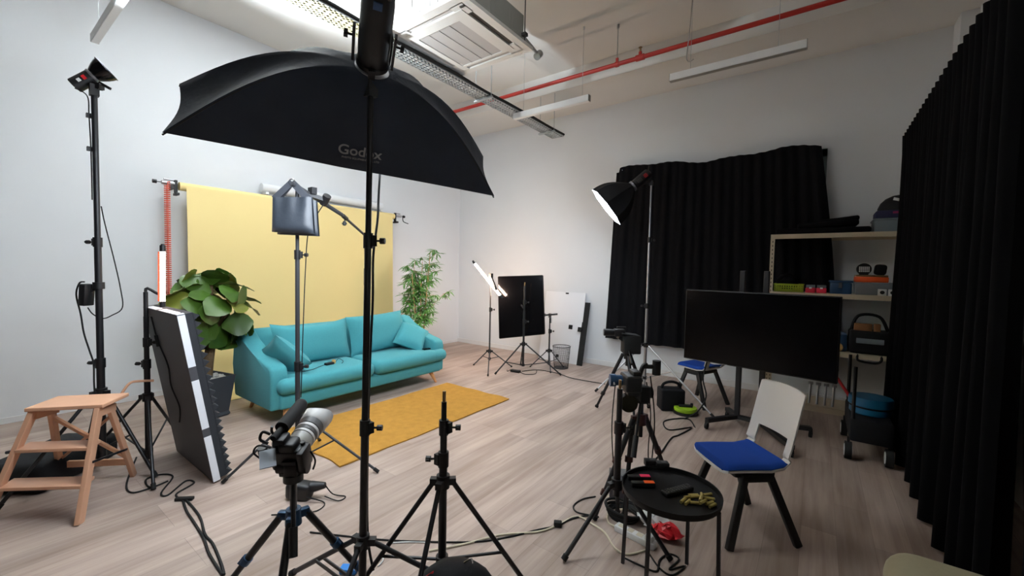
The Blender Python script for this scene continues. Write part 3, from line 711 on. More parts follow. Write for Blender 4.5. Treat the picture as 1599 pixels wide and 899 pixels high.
def sandbag():
    t = thing('sand_bag', 'grey vinyl sand bag hanging from the boom stand', 'sandbag', V(*(3.205,1.488,1.825)))
    A, B = V(*(3.077,1.408,2.093)), V(*(3.299,1.573,2.099)); C, Dd = V(*(3.080,1.397,1.840)), V(*(3.326,1.578,1.833))
    n = V(.593, -.804, 0)
    for name, o, s in (('rear_pouch', -n*.07+V(0, 0, -.012), .97), ('front_pouch', n*.0, 1)):
        m = M()
        for sg in (1, -1):
            def f(u, v, sg=sg):
                p = A.lerp(B, u).lerp(C.lerp(Dd, u), v); k = (max(0, 1-abs(2*u-1)**4)*(1-abs(2*v-1)**5 if v > .5 else (1-(1-2*v)**2*.75)))**.6
                w = .008*math.sin(u*15+1)*(1-v)**1.5
                return p+o+n*(sg*(.012+.045*k*(.4+.6*v))+w)
            m.grid(f, 18, 14)
        bmesh.ops.remove_doubles(m.bm, verts=m.bm.verts[:], dist=1e-5); obj(name, m, 'vinyl_grey', t, 60)
    top = V(*(3.178,1.489,2.208))
    for p, q in ((A+V(0, 0, -.01), .0), (B+V(-.03, -.02, -.01), 0)):
        obj('strap', M().bar(p, top, .045, .005, n).bar(p-n*.05, top, .045, .005, n), 'strap_grey', t, 0)
    obj('ring', M().tube([top+V(.022*math.cos(a*PI/5)*.8, .022*math.cos(a*PI/5)*.6, .022*math.sin(a*PI/5)) for a in range(11)], .004), 'chrome', t)
sandbag()

# ------------------------------------------------------------------ big softbox, strobe and stand
SB = (4.672, 1.085); stilt = (-.062, .075)
stand('tall black light stand in the centre foreground, carrying the big softbox', SB, [(5.16, 1.50), (4.18, 1.0), (4.95, .62)], .335,
      [(.05, .86, .0175), (.86, 1.72, .0155), (1.72, 2.40, .0135)], [(.86, (.8, .6, 0)), (1.72, (.8, .6, 0))], .11, .012, tilt=stilt, spig=False, dbl=True, mid=.55)
apex = V(4.594, 1.177, 2.517); aim = V(-.74, .304, -.603).normalized()
w = V(.427, .902, -.069); w = (w-aim*w.dot(aim)).normalized(); u = w.cross(aim).normalized()
if u.z < 0: u = -u
def softbox():
    t = thing('softbox', 'huge black softbox seen from behind, at the top centre', 'softbox', apex)
    PL, PR = V(4.019, .544, 2.155), V(4.695, 1.97, 2.046); W = (PR-PL).length
    mid = (PL+PR)/2
    tips = [PL, mid+u*.02-w*.1, PR, PR+u*.366, PR-w*.24+u*.66, mid+u*.74, PL+w*.24+u*.66, PL+u*.366]
    tips = [PL, mid-w*.08-u*.004, PR, PR+u*.366, PR-w*.26+u*.60, mid+u*.66, PL+w*.26+u*.60, PL+u*.366]
    ctr = mid+u*.33; hub = apex; n = 8; seg = 10; rings = 14
    rim = []
    for i in range(n):
        a, b = tips[i], tips[(i+1) % n]
        for k in range(seg):
            s = k/seg; p = a.lerp(b, s); p = p.lerp(ctr, .035*math.sin(PI*s)*(0.3 if i in (0, 1) else 1)); rim.append(p)
    m = M(); prev = None; x0 = [hub+(p-ctr).normalized()*.075-aim*.0 for p in rim]
    dpt = (ctr-hub).dot(aim)
    def surf(p, q, s):
        """point at fraction s from the hub ring to the rim along a bowed rib"""
        base = q.lerp(p, s); bow = math.sin(PI*s**.9)*.10
        return base-aim*bow
    def build(m, off, rev=False):
        prev = None
        for j in range(rings+1):
            s = j/rings; ring = []
            for i, p in enumerate(rim):
                k = (i % seg)/seg; sc = 1-.05*math.sin(PI*k)*math.sin(PI*s)
                c = surf(p, x0[i], s); axis_pt = hub+aim*((c-hub).dot(aim)); c = axis_pt+(c-axis_pt)*sc
                ring.append(m.bm.verts.new(c+aim*off))
            if prev:
                for i in range(len(rim)):
                    q = (prev[i], prev[(i+1) % len(rim)], ring[(i+1) % len(rim)], ring[i]); m.bm.faces.new(q)
            prev = ring
        return prev
    build(m, 0); obj('fabric_shell', m, 'softbox_fabric', t, 60)
    # glowing front diffuser, recessed inside the lip
    m = M(); vs = [m.bm.verts.new(p.lerp(ctr, .05)-aim*.03) for p in rim]; c = m.bm.verts.new(ctr-aim*.01)
    for i in range(len(rim)): m.bm.faces.new((c, vs[i], vs[(i+1) % len(rim)]))
    obj('front_diffuser', m, 'softbox_big_on', t)
    for i in (0, 2, 3, 4, 5, 6, 7):
        obj('rib', M().tube([surf(tips[i], hub+(tips[i]-ctr).normalized()*.075, j/10)+aim*.012 for j in range(11)], .004, 6, 2), 'black_metal', t)
    obj('mount_ring', M().lathe([(.06, -.006), (.077, -.004), (.077, .006), (.06, .01)], hub, aim, 28), 'silver', t)
    pk = surf(tips[0], x0[0], .0)
    # logo on the lower back panel
    a, b = V(*(4.383,1.131,2.152)), V(*(4.548,1.252,2.132))
    P0 = PL.lerp(PR, .5); k = .80
    L0 = surf(rim[seg//2], x0[seg//2], k)
    return t, surf, rim, x0, seg
sbt, surf, rim, x0, seg = softbox()
# place the writing on the panel under the head, following its slope
from mathutils.bvhtree import BVHTree
shell = [c for c in sbt.children if c.name.startswith('fabric_shell')][0]
bv = BVHTree.FromPolygons([tuple(Vector(v.co)+Vector(sbt.location)) for v in shell.data.vertices], [tuple(p.vertices) for p in shell.data.polygons])
CAMP = Vector((6.2963, 0, 1.6))
def on_shell(p): 
    h = bv.ray_cast(CAMP, (Vector(p)-CAMP).normalized()); return h
la, lb, lc = on_shell((4.496,1.064,2.128)), on_shell((4.652,1.178,2.100)), on_shell((4.502,1.071,2.170))
if la[0] and lb[0] and lc[0]:
    xx = (lb[0]-la[0]); wid = xx.length; xx.normalize(); nn = la[1] if la[1].dot(CAMP-la[0]) > 0 else -la[1]
    nn = (nn-xx*nn.dot(xx)).normalized(); yy = nn.cross(xx); RT = Matrix((xx, yy, nn)).transposed()
    text('Godox', wid/2.75, la[0]+nn*.012, RT, 'logo_grey', 'logo', sbt)
    text('PHOTO EQUIPMENT CO., LTD', wid/15, la[0]+nn*.012-yy*.022+xx*.02, RT, 'logo_grey', 'logo_line', sbt)
def strobe():
    t = thing('strobe_light', 'black studio strobe head on top of the big softbox', 'studio light', apex-aim*.03)
    d = (V(*(4.812,1.052,2.654))-apex).normalized(); C = apex+d*.03
    obj('housing', M().lathe([(.058, .0), (.066, .01), (.068, .10), (.066, .28), (.06, .33), (.045, .345)], C, d, 28), 'black_plastic', t)
    sx = d.cross(V(0, 0, 1)).normalized(); sy = sx.cross(d).normalized()
    cv = (CAMP-C); cv = (cv-d*cv.dot(d)).normalized(); RB = Matrix((d.cross(cv), d, cv)).transposed()
    obj('display', M().box(C+d*.3+cv*.066, (.035, .03, .006), RB), 'blue_box', t)
    obj('mount_flange', M().lathe([(.06, -.01), (.072, -.005), (.072, .015), (.06, .02)], C, d, 28), 'black_metal', t)
    for s in (1, -1):
        obj('yoke_arm', M().bar(C+d.cross(cv)*(.085*s)-d*.0, C+d.cross(cv)*(.085*s)+d*.16, .012, .03, cv), 'black_metal', t, 0)
        k = M(); knob(k, C+d.cross(cv)*(.09*s)+d*.11, d.cross(cv)*s, .035, .018); obj('yoke_knob', k, 'black_plastic', t)
    obj('carry_handle', M().tube([C+d*.33+cv*.05+d.cross(cv)*.04, C+d*.40+cv*.06+d.cross(cv)*.04, C+d*.43+cv*.06, C+d*.40+cv*.06-d.cross(cv)*.04, C+d*.33+cv*.05-d.cross(cv)*.04], .010), 'black_plastic', t)
    obj('stand_bracket', M().bar(V(SB[0]+stilt[0], SB[1]+stilt[1], 2.38), V(SB[0]+stilt[0], SB[1]+stilt[1], 2.46), .045, .045).bar(V(SB[0]+stilt[0], SB[1]+stilt[1], 2.45), apex+d*.05+cv*.07, .03, .03), 'black_plastic', t)
    obj('power_cord', M().tube([C+d*.3-cv*.05, (4.633,1.258,2.680), (4.404,1.392,2.545), (4.399,1.360,2.032), (4.443,1.321,1.856), (4.494,1.260,1.654), (4.536,1.229,1.431), (4.572,1.191,1.155), (4.598,1.162,0.730), (4.623,1.147,0.337), (4.670,1.147,0.169)], .006), 'rubber', t)
strobe()
t = thing('blue_cable_tie', 'blue plastic clamp on the floor at the foot of the big softbox stand', 'clamp', (4.372,1.189,0.000))
fp = V(*(4.078,1.000,-0.000))
obj('jaw', M().box(V(*(4.390,1.197,0.000))+V(0, 0, .016), (.09, .05, .03), Euler((0, 0, .6)).to_matrix(), .008), 'bright_blue', t)
obj('spring', M().cyl(V(*(4.429,1.228,0.000))+V(0, 0, .02), V(*(4.455,1.248,0.000))+V(0, 0, .02), .012), 'black_plastic', t)

# small bare stand right of centre
stand('short bare black light stand in the foreground, nothing mounted on it', (4.935, 1.335), [(4.57, 1.08), (5.24, 1.66), (5.12, .92)], .61,
      [(.16, .70, .019), (.70, .88, .016), (.88, .985, .0125)], [(.715, (-.8, -.6, 0)), (.865, (.8, .6, 0))], .235, .0115, mid=.62)
t = thing('backpack', 'black backpack with red trim, its top just showing at the bottom edge', 'backpack', (5.22, 1.0, 0))
bp = V(*(5.115,1.240,0.360))*1; bp.z = 0
obj('pack_body', M().ball(bp+V(0, 0, .16), 1, (.2, .16, .19), Euler((0, 0, .6)).to_matrix(), 20).box(bp+V(0, 0, .1), (.34, .26, .19), Euler((0, 0, .6)).to_matrix(), .06, 4), 'black_nylon', t)
obj('red_piping', M().tube([bp+V(-.17, -.11, .2), bp+V(-.12, -.1, .27), bp+V(-.06, -.07, .325)], .006), 'bright_red', t)
obj('zip_pull', M().tube([bp+V(.02, .03, .345), bp+V(.04, .05, .36), bp+V(.05, .05, .345)], .004), 'chrome', t)

# ------------------------------------------------------------------ tripods and cameras
def tripod(label, base, feet, hub_z, top_z, rs=(.016, .0135, .011), ma='black_metal', joint='black_plastic', tip='rubber', pan=None, col=.014, low=None, hd=.045):
    bx, by = base; t = thing('camera_tripod', label, 'tripod', (bx, by, 0))
    obj('center_column', M().cyl((bx, by, low if low is not None else hub_z-.12), (bx, by, top_z-.1), col, n=14), ma, t)
    hub = M().cyl((bx, by, hub_z-.04), (bx, by, hub_z+.03), .034, .03, n=16)
    for f in feet:
        d = (Vector((*f, 0))-V(bx, by, 0)).normalized(); hub.box(V(bx, by, hub_z)+d*.04, (.03, .036, .05), frame(d), .006)
    obj('shoulder', hub, joint, t)
    for f in feet:
        F = Vector((*f, .008)); d = (Vector((*f, 0))-V(bx, by, 0)).normalized(); A = V(bx, by, hub_z)+d*.05
        l = obj('leg', M().cyl(A, A.lerp(F, .42), rs[0], n=12).cyl(A.lerp(F, .4), A.lerp(F, .74), rs[1], n=12).cyl(A.lerp(F, .72), F, rs[2], n=12), ma, t)
        for k, r in ((.41, rs[0]), (.73, rs[1])): obj('leg_lock', M().cyl(A.lerp(F, k-.025), A.lerp(F, k+.025), r*1.3, n=12).box(A.lerp(F, k)+d*r, (.016, .02, .04), frame(F-A)), joint, l)
        obj('foot', M().cyl(F.lerp(A, .03), F, rs[2]*1.5, n=10), tip, l)
    z = top_z-.1
    obj('pan_head', M().cyl((bx, by, z), (bx, by, z+.03), hd*.9, n=18).box((bx, by, z+.055), (hd*1.3, hd*1.6, .06), Euler((0, 0, .7)).to_matrix(), .01).cyl(V(bx, by, z+.06)-V(.05, .04, 0), V(bx, by, z+.06)+V(.05, .04, 0), hd*.62, n=16).box((bx, by, z+.093), (.06, .09, .014), Euler((0, 0, .7)).to_matrix()), 'black_plastic', t)
    if pan: obj('pan_handle', M().cyl(V(bx, by, z+.06), Vector(pan), .009, n=10).cyl(V(bx, by, z+.06).lerp(Vector(pan), .68), Vector(pan), .017, n=12), 'black_plastic', t)
    return t
CT = (4.50, .86)
tripod('black tripod with bluish joints under the white telephoto lens', CT, [(4.16, .60), (4.57, 1.22), (4.78, .62)], .51, .765, ma='black_metal', joint='tripod_blue', pan=(4.631,0.796,0.413), low=.40)
def tele_camera():
    cpos = V(*(4.486,0.858,0.777))
    t = thing('camera', 'black camera with white telephoto lens, on the tripod in the left foreground', 'camera', cpos-V(0, 0, .06))
    d = V(-.45, .88, .10).normalized()      # points to the sofa
    d = (V(*(4.344,1.033,0.879))-V(*(4.478,0.854,0.813))).normalized(); LS_ = 1.3
    z = V(0, 0, 1); s = d.cross(z).normalized(); up = s.cross(d); R = Matrix((s, d, up)).transposed()
    def P(a, b, c): return cpos+s*a+d*b+up*c
    B = M().box(P(0, 0, -.01), (.15, .075, .105), R, .014, 3).box(P(0, .0, .05), (.07, .07, .045), R, .012, 3).box(P(.062, -.012, -.005), (.03, .08, .1), R, .01); obj('body', B, 'black_plastic', t)
    sn = ((Vector((6.2963, 0, 1.6))-cpos).normalized()*.55+V(0, 0, .6)).normalized(); obj('rear_screen', M().box(V(*(4.488,0.761,0.793)), (.085, .06, .006), frame(sn, (.3, .8, 0))), 'screen_grey', t)
    obj('mode_dial', M().cyl(P(-.055, 0, .045), P(-.055, 0, .062), .018, n=16).cyl(P(.05, .015, .043), P(.05, .015, .055), .01), 'black_plastic', t)
    Z = P(0, 0, 0)
    ln = obj('lens', M().lathe([(.036, .02), (.040, .03), (.047, .05), (.050, .07), (.050, .098)], Z, d, 32), 'lens_silver', t)
    obj('white_ring', M().lathe([(.050, .098), (.053, .1), (.053, .113), (.051, .115)], Z, d, 32), 'lens_white', ln)
    obj('zoom_ring', M().lathe([(.051, .115), (.0535, .117), (.0535, .133), (.051, .135)], Z, d, 32), 'lens_grey', ln)
    obj('white_ring', M().lathe([(.052, .135), (.055, .137), (.055, .152), (.053, .154)], Z, d, 32), 'lens_white', ln)
    obj('focus_ring', M().lathe([(.054, .154), (.057, .156), (.057, .192), (.054, .194)], Z, d, 32), 'lens_grey', ln)
    m = M(); n = 40; prev = None
    for r, b in ((.055, .19), (.061, .197), (.064, .235), (.067, .262)):
        ring = [m.bm.verts.new(Z+s*(math.cos(2*PI*i/n)*r)+up*(math.sin(2*PI*i/n)*r)+d*(b+(.02*math.cos(4*PI*i/n) if b > .25 else 0))) for i in range(n)]
        if prev:
            for i in range(n): m.bm.faces.new((prev[i], prev[(i+1) % n], ring[(i+1) % n], ring[i]))
        prev = ring
    obj('lens_hood', m, 'lens_white', t)
    obj('front_glass', M().lathe([(0, .192), (.05, .193), (.05, .19)], Z, d, 28), 'gloss_black', ln)
    mic = P(-.045, .02, .105)
    obj('shock_mount', M().box(P(-.03, .0, .08), (.05, .06, .03), R, .006).tube([P(-.07, -.03, .08), P(-.1, -.03, .1), P(-.09, -.02, .13), P(-.06, -.02, .12)], .006).tube([P(-.06, .03, .07), P(-.085, .03, .09), P(-.08, .03, .12)], .006), 'black_plastic', t)
    obj('microphone', M().cyl(mic-d*.05, mic+d*.06, .013, n=14).cyl(mic+d*.02, mic+d*.19, .03, .028, n=16).ball(mic+d*.19, .029, seg=14), 'rubber', t)
    obj('side_handle', M().cyl(P(-.12, 0, -.005), P(-.08, 0, -.005), .03, n=16).cyl(P(-.12, 0, .0), P(-.12, 0, .035), .02), 'black_plastic', t)
    obj('cable', M().tube([P(-.11, -.02, -.02), P(-.14, -.03, .03), P(-.12, -.02, .06), P(-.07, -.02, .05)], .004), 'rubber', t); obj('cable', M().tube([P(.085, 0, .02), P(.1, 0, -.03), P(.09, -.01, -.07)], .004), 'rubber', t)
    obj('base_plate', M().box(P(0, 0, -.07), (.08, .1, .02), R, .004), 'black_plastic', t)
tele_camera()
t = thing('cable_box', 'black power pack with cable loops on the floor behind the foreground tripod', 'power pack', (3.432,1.388,0.000))
q = V(*(3.440,1.332,0.000))
obj('body', M().box(q+V(.06, .05, .06), (.17, .1, .12), Euler((.1, .1, .6)).to_matrix(), .03, 3).cyl(q+V(.12, .1, .08), q+V(.19, .16, .09), .04, .02), 'black_plastic', t)
obj('cable', M().tube([q+V(.19, .16, .09), q+V(.22, .2, .02), q+V(.29, .25, .006), q+V(.3, .19, .006), q+V(.2, .15, .02)], .004), 'rubber', t); obj('cable', M().tube([q+V(.15, .05, .04), q+V(.25, .12, .006), q+V(.3, .04, .006), q+V(.22, -.06, .006), q+V(.12, -.16, .006)], .004), 'rubber', t)

# far tripod at the right with a monitor rig
tripod('tall video tripod furthest back, standing before the black wall curtain', (4.60, 4.52), [(4.27, 4.47), (4.80, 4.28), (4.76, 4.86)], .66, .84, rs=(.02, .017, .014), pan=(4.75, 4.28, .62))
t = thing('monitor_rig', 'camera with big black matte box on the far tripod', 'camera', (4.6, 4.52, .84))
R = Euler((0, 0, .64)).to_matrix()
c = V(*(4.645,4.509,0.794))
obj('matte_box', M().box(c, (.19, .16, .20), R, .012).box(c+V(-.02, .0, .11), (.2, .17, .012), Euler((0, .12, .64)).to_matrix()), 'rubber', t)
c2 = V(*(4.527,4.454,0.918))
obj('body', M().box(c2, (.12, .09, .08), R, .01).cyl(c2-V(.04, .03, 0), c2-V(.14, .10, 0), .034, .04, n=18).box(c2+V(.02, .01, .06), (.1, .03, .015), R).bar(c2+V(0, 0, -.03), (4.6, 4.52, .83), .07, .08), 'black_plastic', t)
obj('lens_glass', M().cyl(c2-V(.138, .099, 0), c2-V(.144, .103, 0), .036, n=18), 'gloss_black', t)
# near tripod at the right with a camera
NT = (5.42, 2.62)
stand('thick black pole stand with low spread legs beside the round table', (5.41, 2.27), [(5.24, 1.96), (5.71, 2.33), (5.30, 2.58)], .37, [(.30, .70, .020), (.70, .93, .016)], [(.70, (.8, .6, 0))], .31, .0125, ma='black_metal', strut=False)
tripod('black and red video tripod behind the round table, carrying a camera rig', NT, [(5.529,3.062), (5.209,2.418), (5.349,2.564)], .66, .87, rs=(.018, .015, .012), ma='black_metal', joint='orange_tripod', pan=(5.448,2.423,0.480), tip='rubber', hd=.06)
t = thing('video_camera', 'black video camera rig with side handle on the red-jointed tripod behind the round table', 'camera', (5.42, 2.62, .9))
c = V(*(5.374,2.541,0.906))
R = Euler((0, 0, .64)).to_matrix()
obj('body', M().box(c, (.10, .16, .10), R, .014, 3).box(c+V(.02, .015, .06), (.05, .1, .03), R, .008), 'black_plastic', t)
obj('lens', M().cyl(c+V(-.05, .0, 0), c+V(-.10, -.03, .0), .034, n=20).cyl(c+V(-.09, -.03, 0), c+V(-.12, -.05, .0), .04, n=20), 'tripod_blue', t)
obj('quick_plate', M().box(c+V(0, 0, -.06), (.07, .14, .02), R), 'black_plastic', t)
obj('drag_dial', M().cyl(c+V(-.01, -.03, -.12), c+V(.02, -.07, -.12), .055, n=24), 'gloss_black', t)
obj('side_arm', M().tube([c+V(.04, .03, .02), c+V(.06, .04, .1), c+V(.08, .06, .11)], .014, 8).cyl(c+V(.06, .04, .1), c+V(.13, .09, .10), .014).cyl(c+V(.13, .09, .05), c+V(.13, .09, .14), .026, n=14), 'black_plastic', t)
obj('silver_lever', M().tube([c+V(-.06, -.02, .0), c+V(-.09, -.06, .02), c+V(-.08, -.07, -.02)], .007), 'silver', t)
obj('cable', M().tube([c+V(.08, .06, .0), c+V(.11, .07, -.2), c+V(.1, .08, -.45), c+V(.11, .1, -.62), c+V(.1, .14, -.6)], .0035), 'rubber', t); obj('cable', M().tube([c+V(.1, .07, .04), c+V(.13, .09, -.25), c+V(.12, .08, -.58)], .004), 'rubber', t); obj('cable', M().tube([c+V(-.09, -.03, -.02), c+V(-.1, -.04, -.3), c+V(-.08, -.02, -.6), c+V(-.05, .05, -.7)], .0035), 'rubber', t)
obj('battery', M().box(c+V(.08, .03, -.07), (.06, .05, .1), R, .008), 'rubber', t)

# ------------------------------------------------------------------ back of the room: tube light, glossy board, stands, boards, basket
TS = (2.06, 5.16)
stand('thin stand with splayed blue-grey legs holding the slanted tube light', TS, [(1.77, 5.1), (2.33, 5.42), (2.40, 4.72)], .27, [(.12, .95, .013), (.95, 1.5, .011)], [(.95, (.8, .6, 0))], .15, .009, spig=False, ma='dark_grey_metal', mid=.35, foot_ma='rubber')
a, b = V(*(1.791,5.077,1.683)), V(*(2.265,5.151,1.191))
t = tube_light('bright slanted tube light near the back corner', a, b, 0, 'tube_on', ext=.06)
obj('clamp', M().bar((TS[0], TS[1], 1.48), b.lerp(a, .15)+V(.02, -.02, 0), .03, .03).box((TS[0], TS[1], 1.5), (.05, .05, .07)), 'black_plastic', t)
BSd = (2.66, 5.26)
bs = stand('black tripod stand in front of the glossy black board', BSd, [(2.42, 4.86), (3.22, 5.48), (2.36, 5.62)], .45, [(.10, .96, .016), (.96, 1.36, .013)], [(.8, (.8, .6, 0)), (1.1, (.8, .6, 0))], .12, .011, mid=.6)
t = thing('glossy_board', 'glossy black board standing behind the slanted tube light', 'board', (2.599,5.300,0.547))
q = [V(*(2.097,5.304,1.481)), V(*(2.775,5.582,1.519)), V(*(2.855,5.554,0.597)), V(*(2.176,5.270,0.481))]
n = (q[1]-q[0]).cross(q[3]-q[0]).normalized(); n = n if n.y > 0 else -n
obj('sheet', M().prism(q, (0, 0, 0), n*.012), 'gloss_black', t, 0)
m = M()
for i in range(4): m.bar(q[i]+n*.012, q[(i+1) % 4]+n*.012, .018, .018)
obj('rear_frame', m, 'black_metal', t, 0)
obj('grip_arm', M().bar((2.66, 5.26, 1.0), (q[0]+q[2])/2+n*.02, .02, .02), 'black_metal', t, 0)
S5 = (2.85, 5.72)
stand('short thin stand with a grip arm beside the wire basket', S5, [(2.55, 5.62), (3.02, 5.5), (2.98, 5.98)], .30, [(.08, .62, .013), (.62, .86, .011)], [(.62, (.8, .6, 0))], .12, .008, spig=False, ma='dark_grey_metal')
t = thing('grip_arm', 'small grip arm clamped across the top of the short thin stand', 'clamp', (S5[0], S5[1], .86))
obj('arm', M().cyl(V(S5[0], S5[1], .88)-V(.06, .04, 0), V(S5[0], S5[1], .9)+V(.10, .07, 0), .014), 'black_metal', t)
obj('grip_head', M().cyl((S5[0], S5[1], .84), (S5[0], S5[1], .91), .024).cyl(V(S5[0], S5[1], .88)-V(.08, .05, 0), V(S5[0], S5[1], .88)-V(.06, .04, 0), .03).box((S5[0]+.03, S5[1]-.03, .8), (.03, .03, .08)), 'chrome', t)
def lean_board(label, x0, x1, zt, y0, y1, th, ma, name='foam_board', cat='board'):
    t = thing(name, label, cat, ((x0+x1)/2, y0, 0))
    obj('sheet', M().prism([(x0, y0, .002), (x1, y0, .002), (x1, y1, zt), (x0, y1, zt)], (0, 0, 0), (0, th, 0)), ma, t, 0); return t
t = lean_board('large white foam board leaning on the back wall behind the wire basket', 2.28, 3.08, 1.22, 6.30, 6.52, .012, 'foam_white')
for x, z in ((2.72, 1.20), (2.86, .62), (2.66, .1)):
    y = 6.30+.22*z/1.22; s_ = .05 if z != .62 else .075
    obj('black_tape', M().box((x, y-.004, z), (s_*1.2 if z == 1.2 else s_, .004, s_*.5 if z == 1.2 else s_), Euler((-.18, 0, 0)).to_matrix()), 'rubber', t, 0)
t = lean_board('narrow black foam strip leaning on the wall right of the white board', 3.07, 3.17, 1.06, 6.26, 6.51, .02, 'rubber', 'foam_strip', 'board')
obj('tape_wrap', M().box((3.06, 6.37, .6), (.07, .02, .08), Euler((-.22, 0, 0)).to_matrix()), 'rubber', t, 0)
def basket():
    c = V(2.96, 5.93, 0); t = thing('wire_basket', 'black wire mesh waste basket in front of the leaning boards', 'waste basket', c)
    m = M(); n = 28; h = .36
    r = lambda z: .115+.03*z/h
    for i in range(n):
        for s in (1, -1):
            m.tube([c+V(r(h*k/5)*math.cos(2*PI*(i+s*k*.35)/n), r(h*k/5)*math.sin(2*PI*(i+s*k*.35)/n), h*k/5) for k in range(6)], .0013, 4, 1)
    for k in range(1, 12): z = h*k/12; m.tube([c+V(r(z)*math.cos(2*PI*i/24), r(z)*math.sin(2*PI*i/24), z) for i in range(25)], .0011, 4, 1)
    obj('mesh_wall', m, 'mesh_black', t)
    for z, rr in ((h, .006), (.006, .006)): obj('rim', M().tube([c+V(r(z)*math.cos(2*PI*i/32), r(z)*math.sin(2*PI*i/32), z) for i in range(33)], rr, 6, 1), 'black_metal', t)
    obj('bottom', M().cyl(c+V(0, 0, .002), c+V(0, 0, .008), .113, n=28), 'mesh_black', t)
basket()

# ------------------------------------------------------------------ black curtain on the back wall
def wall_curtain():
    t = thing('wall_curtain', 'wide black cloth hung over the window on the back wall', 'curtain', (5, 6.45, .45))
    def top(u):
        x = 3.60+(6.27-3.60)*u
        return V(x, 0, 3.27-.05*u+.03*math.sin(u*9)+.015*math.sin(u*23)-(.06 if u < .02 else 0))
    def bot(u):
        x = 3.50+(6.50-3.50)*u; return V(x, 0, .50-.06*u+.008*math.sin(u*21))
    def f(u, v):
        a, b = top(u), bot(u); p = a.lerp(b, v)
        p.y = 6.455+.022*math.sin(u*64+1.2*math.sin(u*17))*(.35+.65*v)+.012*math.sin(u*140+v*2)-.03*v
        if u > .9: p.x += .06*math.sin(min(1, v*1.7)*PI/2)*(u-.9)*10
        return p
    obj('cloth', M().grid(f, 150, 24, .004), 'curtain_black', t)
    obj('hook', M().cyl((3.7, 6.57, 3.24), (3.7, 6.44, 3.24), .006).cyl((6.2, 6.57, 3.21), (6.2, 6.44, 3.21), .006), 'silver', t)
wall_curtain()
# ------------------------------------------------------------------ small softbox on its silver stand
BG = (4.50, 5.46)
stand('tall silver light stand in front of the black wall curtain', BG, [(4.30, 5.98), (5.47, 4.93), (3.99, 5.03)], .64, [(.10, 1.16, .019), (1.16, 2.05, .016), (2.05, 2.76, .0125)], [(1.16, (-.8, -.6, 0)), (2.03, (.8, .6, 0))], .2, .011, 'silver', spig=False, mid=.4)
def small_softbox():
    A, B = V(*(3.857,5.051,2.672)), V(*(4.199,5.204,2.233))
    hd = V(*(4.448,5.507,2.808))
    t = thing('octagonal_softbox', 'small lit softbox on the silver stand, angled down to the left', 'softbox', hd)
    c = (A+B)/2; v1 = (B-A).normalized(); ax = (c-hd); ax = (ax-v1*ax.dot(v1)).normalized()
    tc = (CAMP-c).normalized()
    ax = (ax-tc*.25).normalized(); v1 = (v1-ax*v1.dot(ax)).normalized(); v2 = ax.cross(v1).normalized(); r = (B-A).length/2*1.03
    n = 8; seg = 6; rim = []
    for i in range(n):
        a = [c+(v1*math.cos(2*PI*(j)/n)+v2*math.sin(2*PI*(j)/n))*r for j in (i, i+1)]
        for k in range(seg): rim.append(a[0].lerp(a[1], k/seg).lerp(c, .03*math.sin(PI*k/seg)))
    h0 = c-ax*.42; m = M(); prev = None
    for j in range(9):
        s = j/8; ring = [m.bm.verts.new((h0+(p-c)*.16).lerp(p, s)+(p-c)*(.28*math.sin(PI*s))*.8) for p in rim]
        if prev:
            for i in range(len(rim)): m.bm.faces.new((prev[i], prev[(i+1) % len(rim)], ring[(i+1) % len(rim)], ring[i]))
        prev = ring
    obj('fabric_shell', m, 'black_nylon', t)
    m = M(); vs = [m.bm.verts.new(p.lerp(c, .02)+ax*.004) for p in rim]; q = m.bm.verts.new(c+ax*.02)
    for i in range(len(rim)): m.bm.faces.new((q, vs[i], vs[(i+1) % len(rim)]))
    obj('front_diffuser', m, 'softbox_on', t)
    obj('mount_ring', M().lathe([(.05, -.02), (.07, -.015), (.07, .01), (.05, .015)], h0, ax, 24), 'silver', t)
    t2 = thing('studio_lamp', 'black lamp head with red lettering behind the small lit softbox', 'studio light', h0)
    hx = (V(*(4.586,5.598,3.070))-h0).normalized()
    obj('housing', M().lathe([(.055, .02), (.062, .03), (.062, .28), (.05, .29)], h0, hx, 24), 'black_plastic', t2)
    cv = (CAMP-h0); cv = (cv-hx*cv.dot(hx)).normalized(); RB = Matrix((hx, cv.cross(hx), cv)).transposed()
    for i in range(3): obj('red_stripe', M().box(h0+hx*(.2)+cv*.061+cv.cross(hx)*(.018*(i-1)), (.06-.01*abs(i-1), .010, .004), RB), 'bright_red', t2, 0)
    for i in range(4): obj('vent', M().box(h0+hx*(.06+.02*i)+cv*.061, (.006, .05, .004), RB), 'lens_grey', t2, 0)
    obj('tilt_bracket', M().bar((BG[0], BG[1], 2.74), (BG[0], BG[1], 2.80), .05, .05).bar((BG[0], BG[1], 2.80), h0+hx*.1-V(0, 0, .05), .035, .03).bar(h0+hx*.28, h0+hx*.30+V(0, 0, .09), .012, .012), 'black_plastic', t2)
small_softbox()

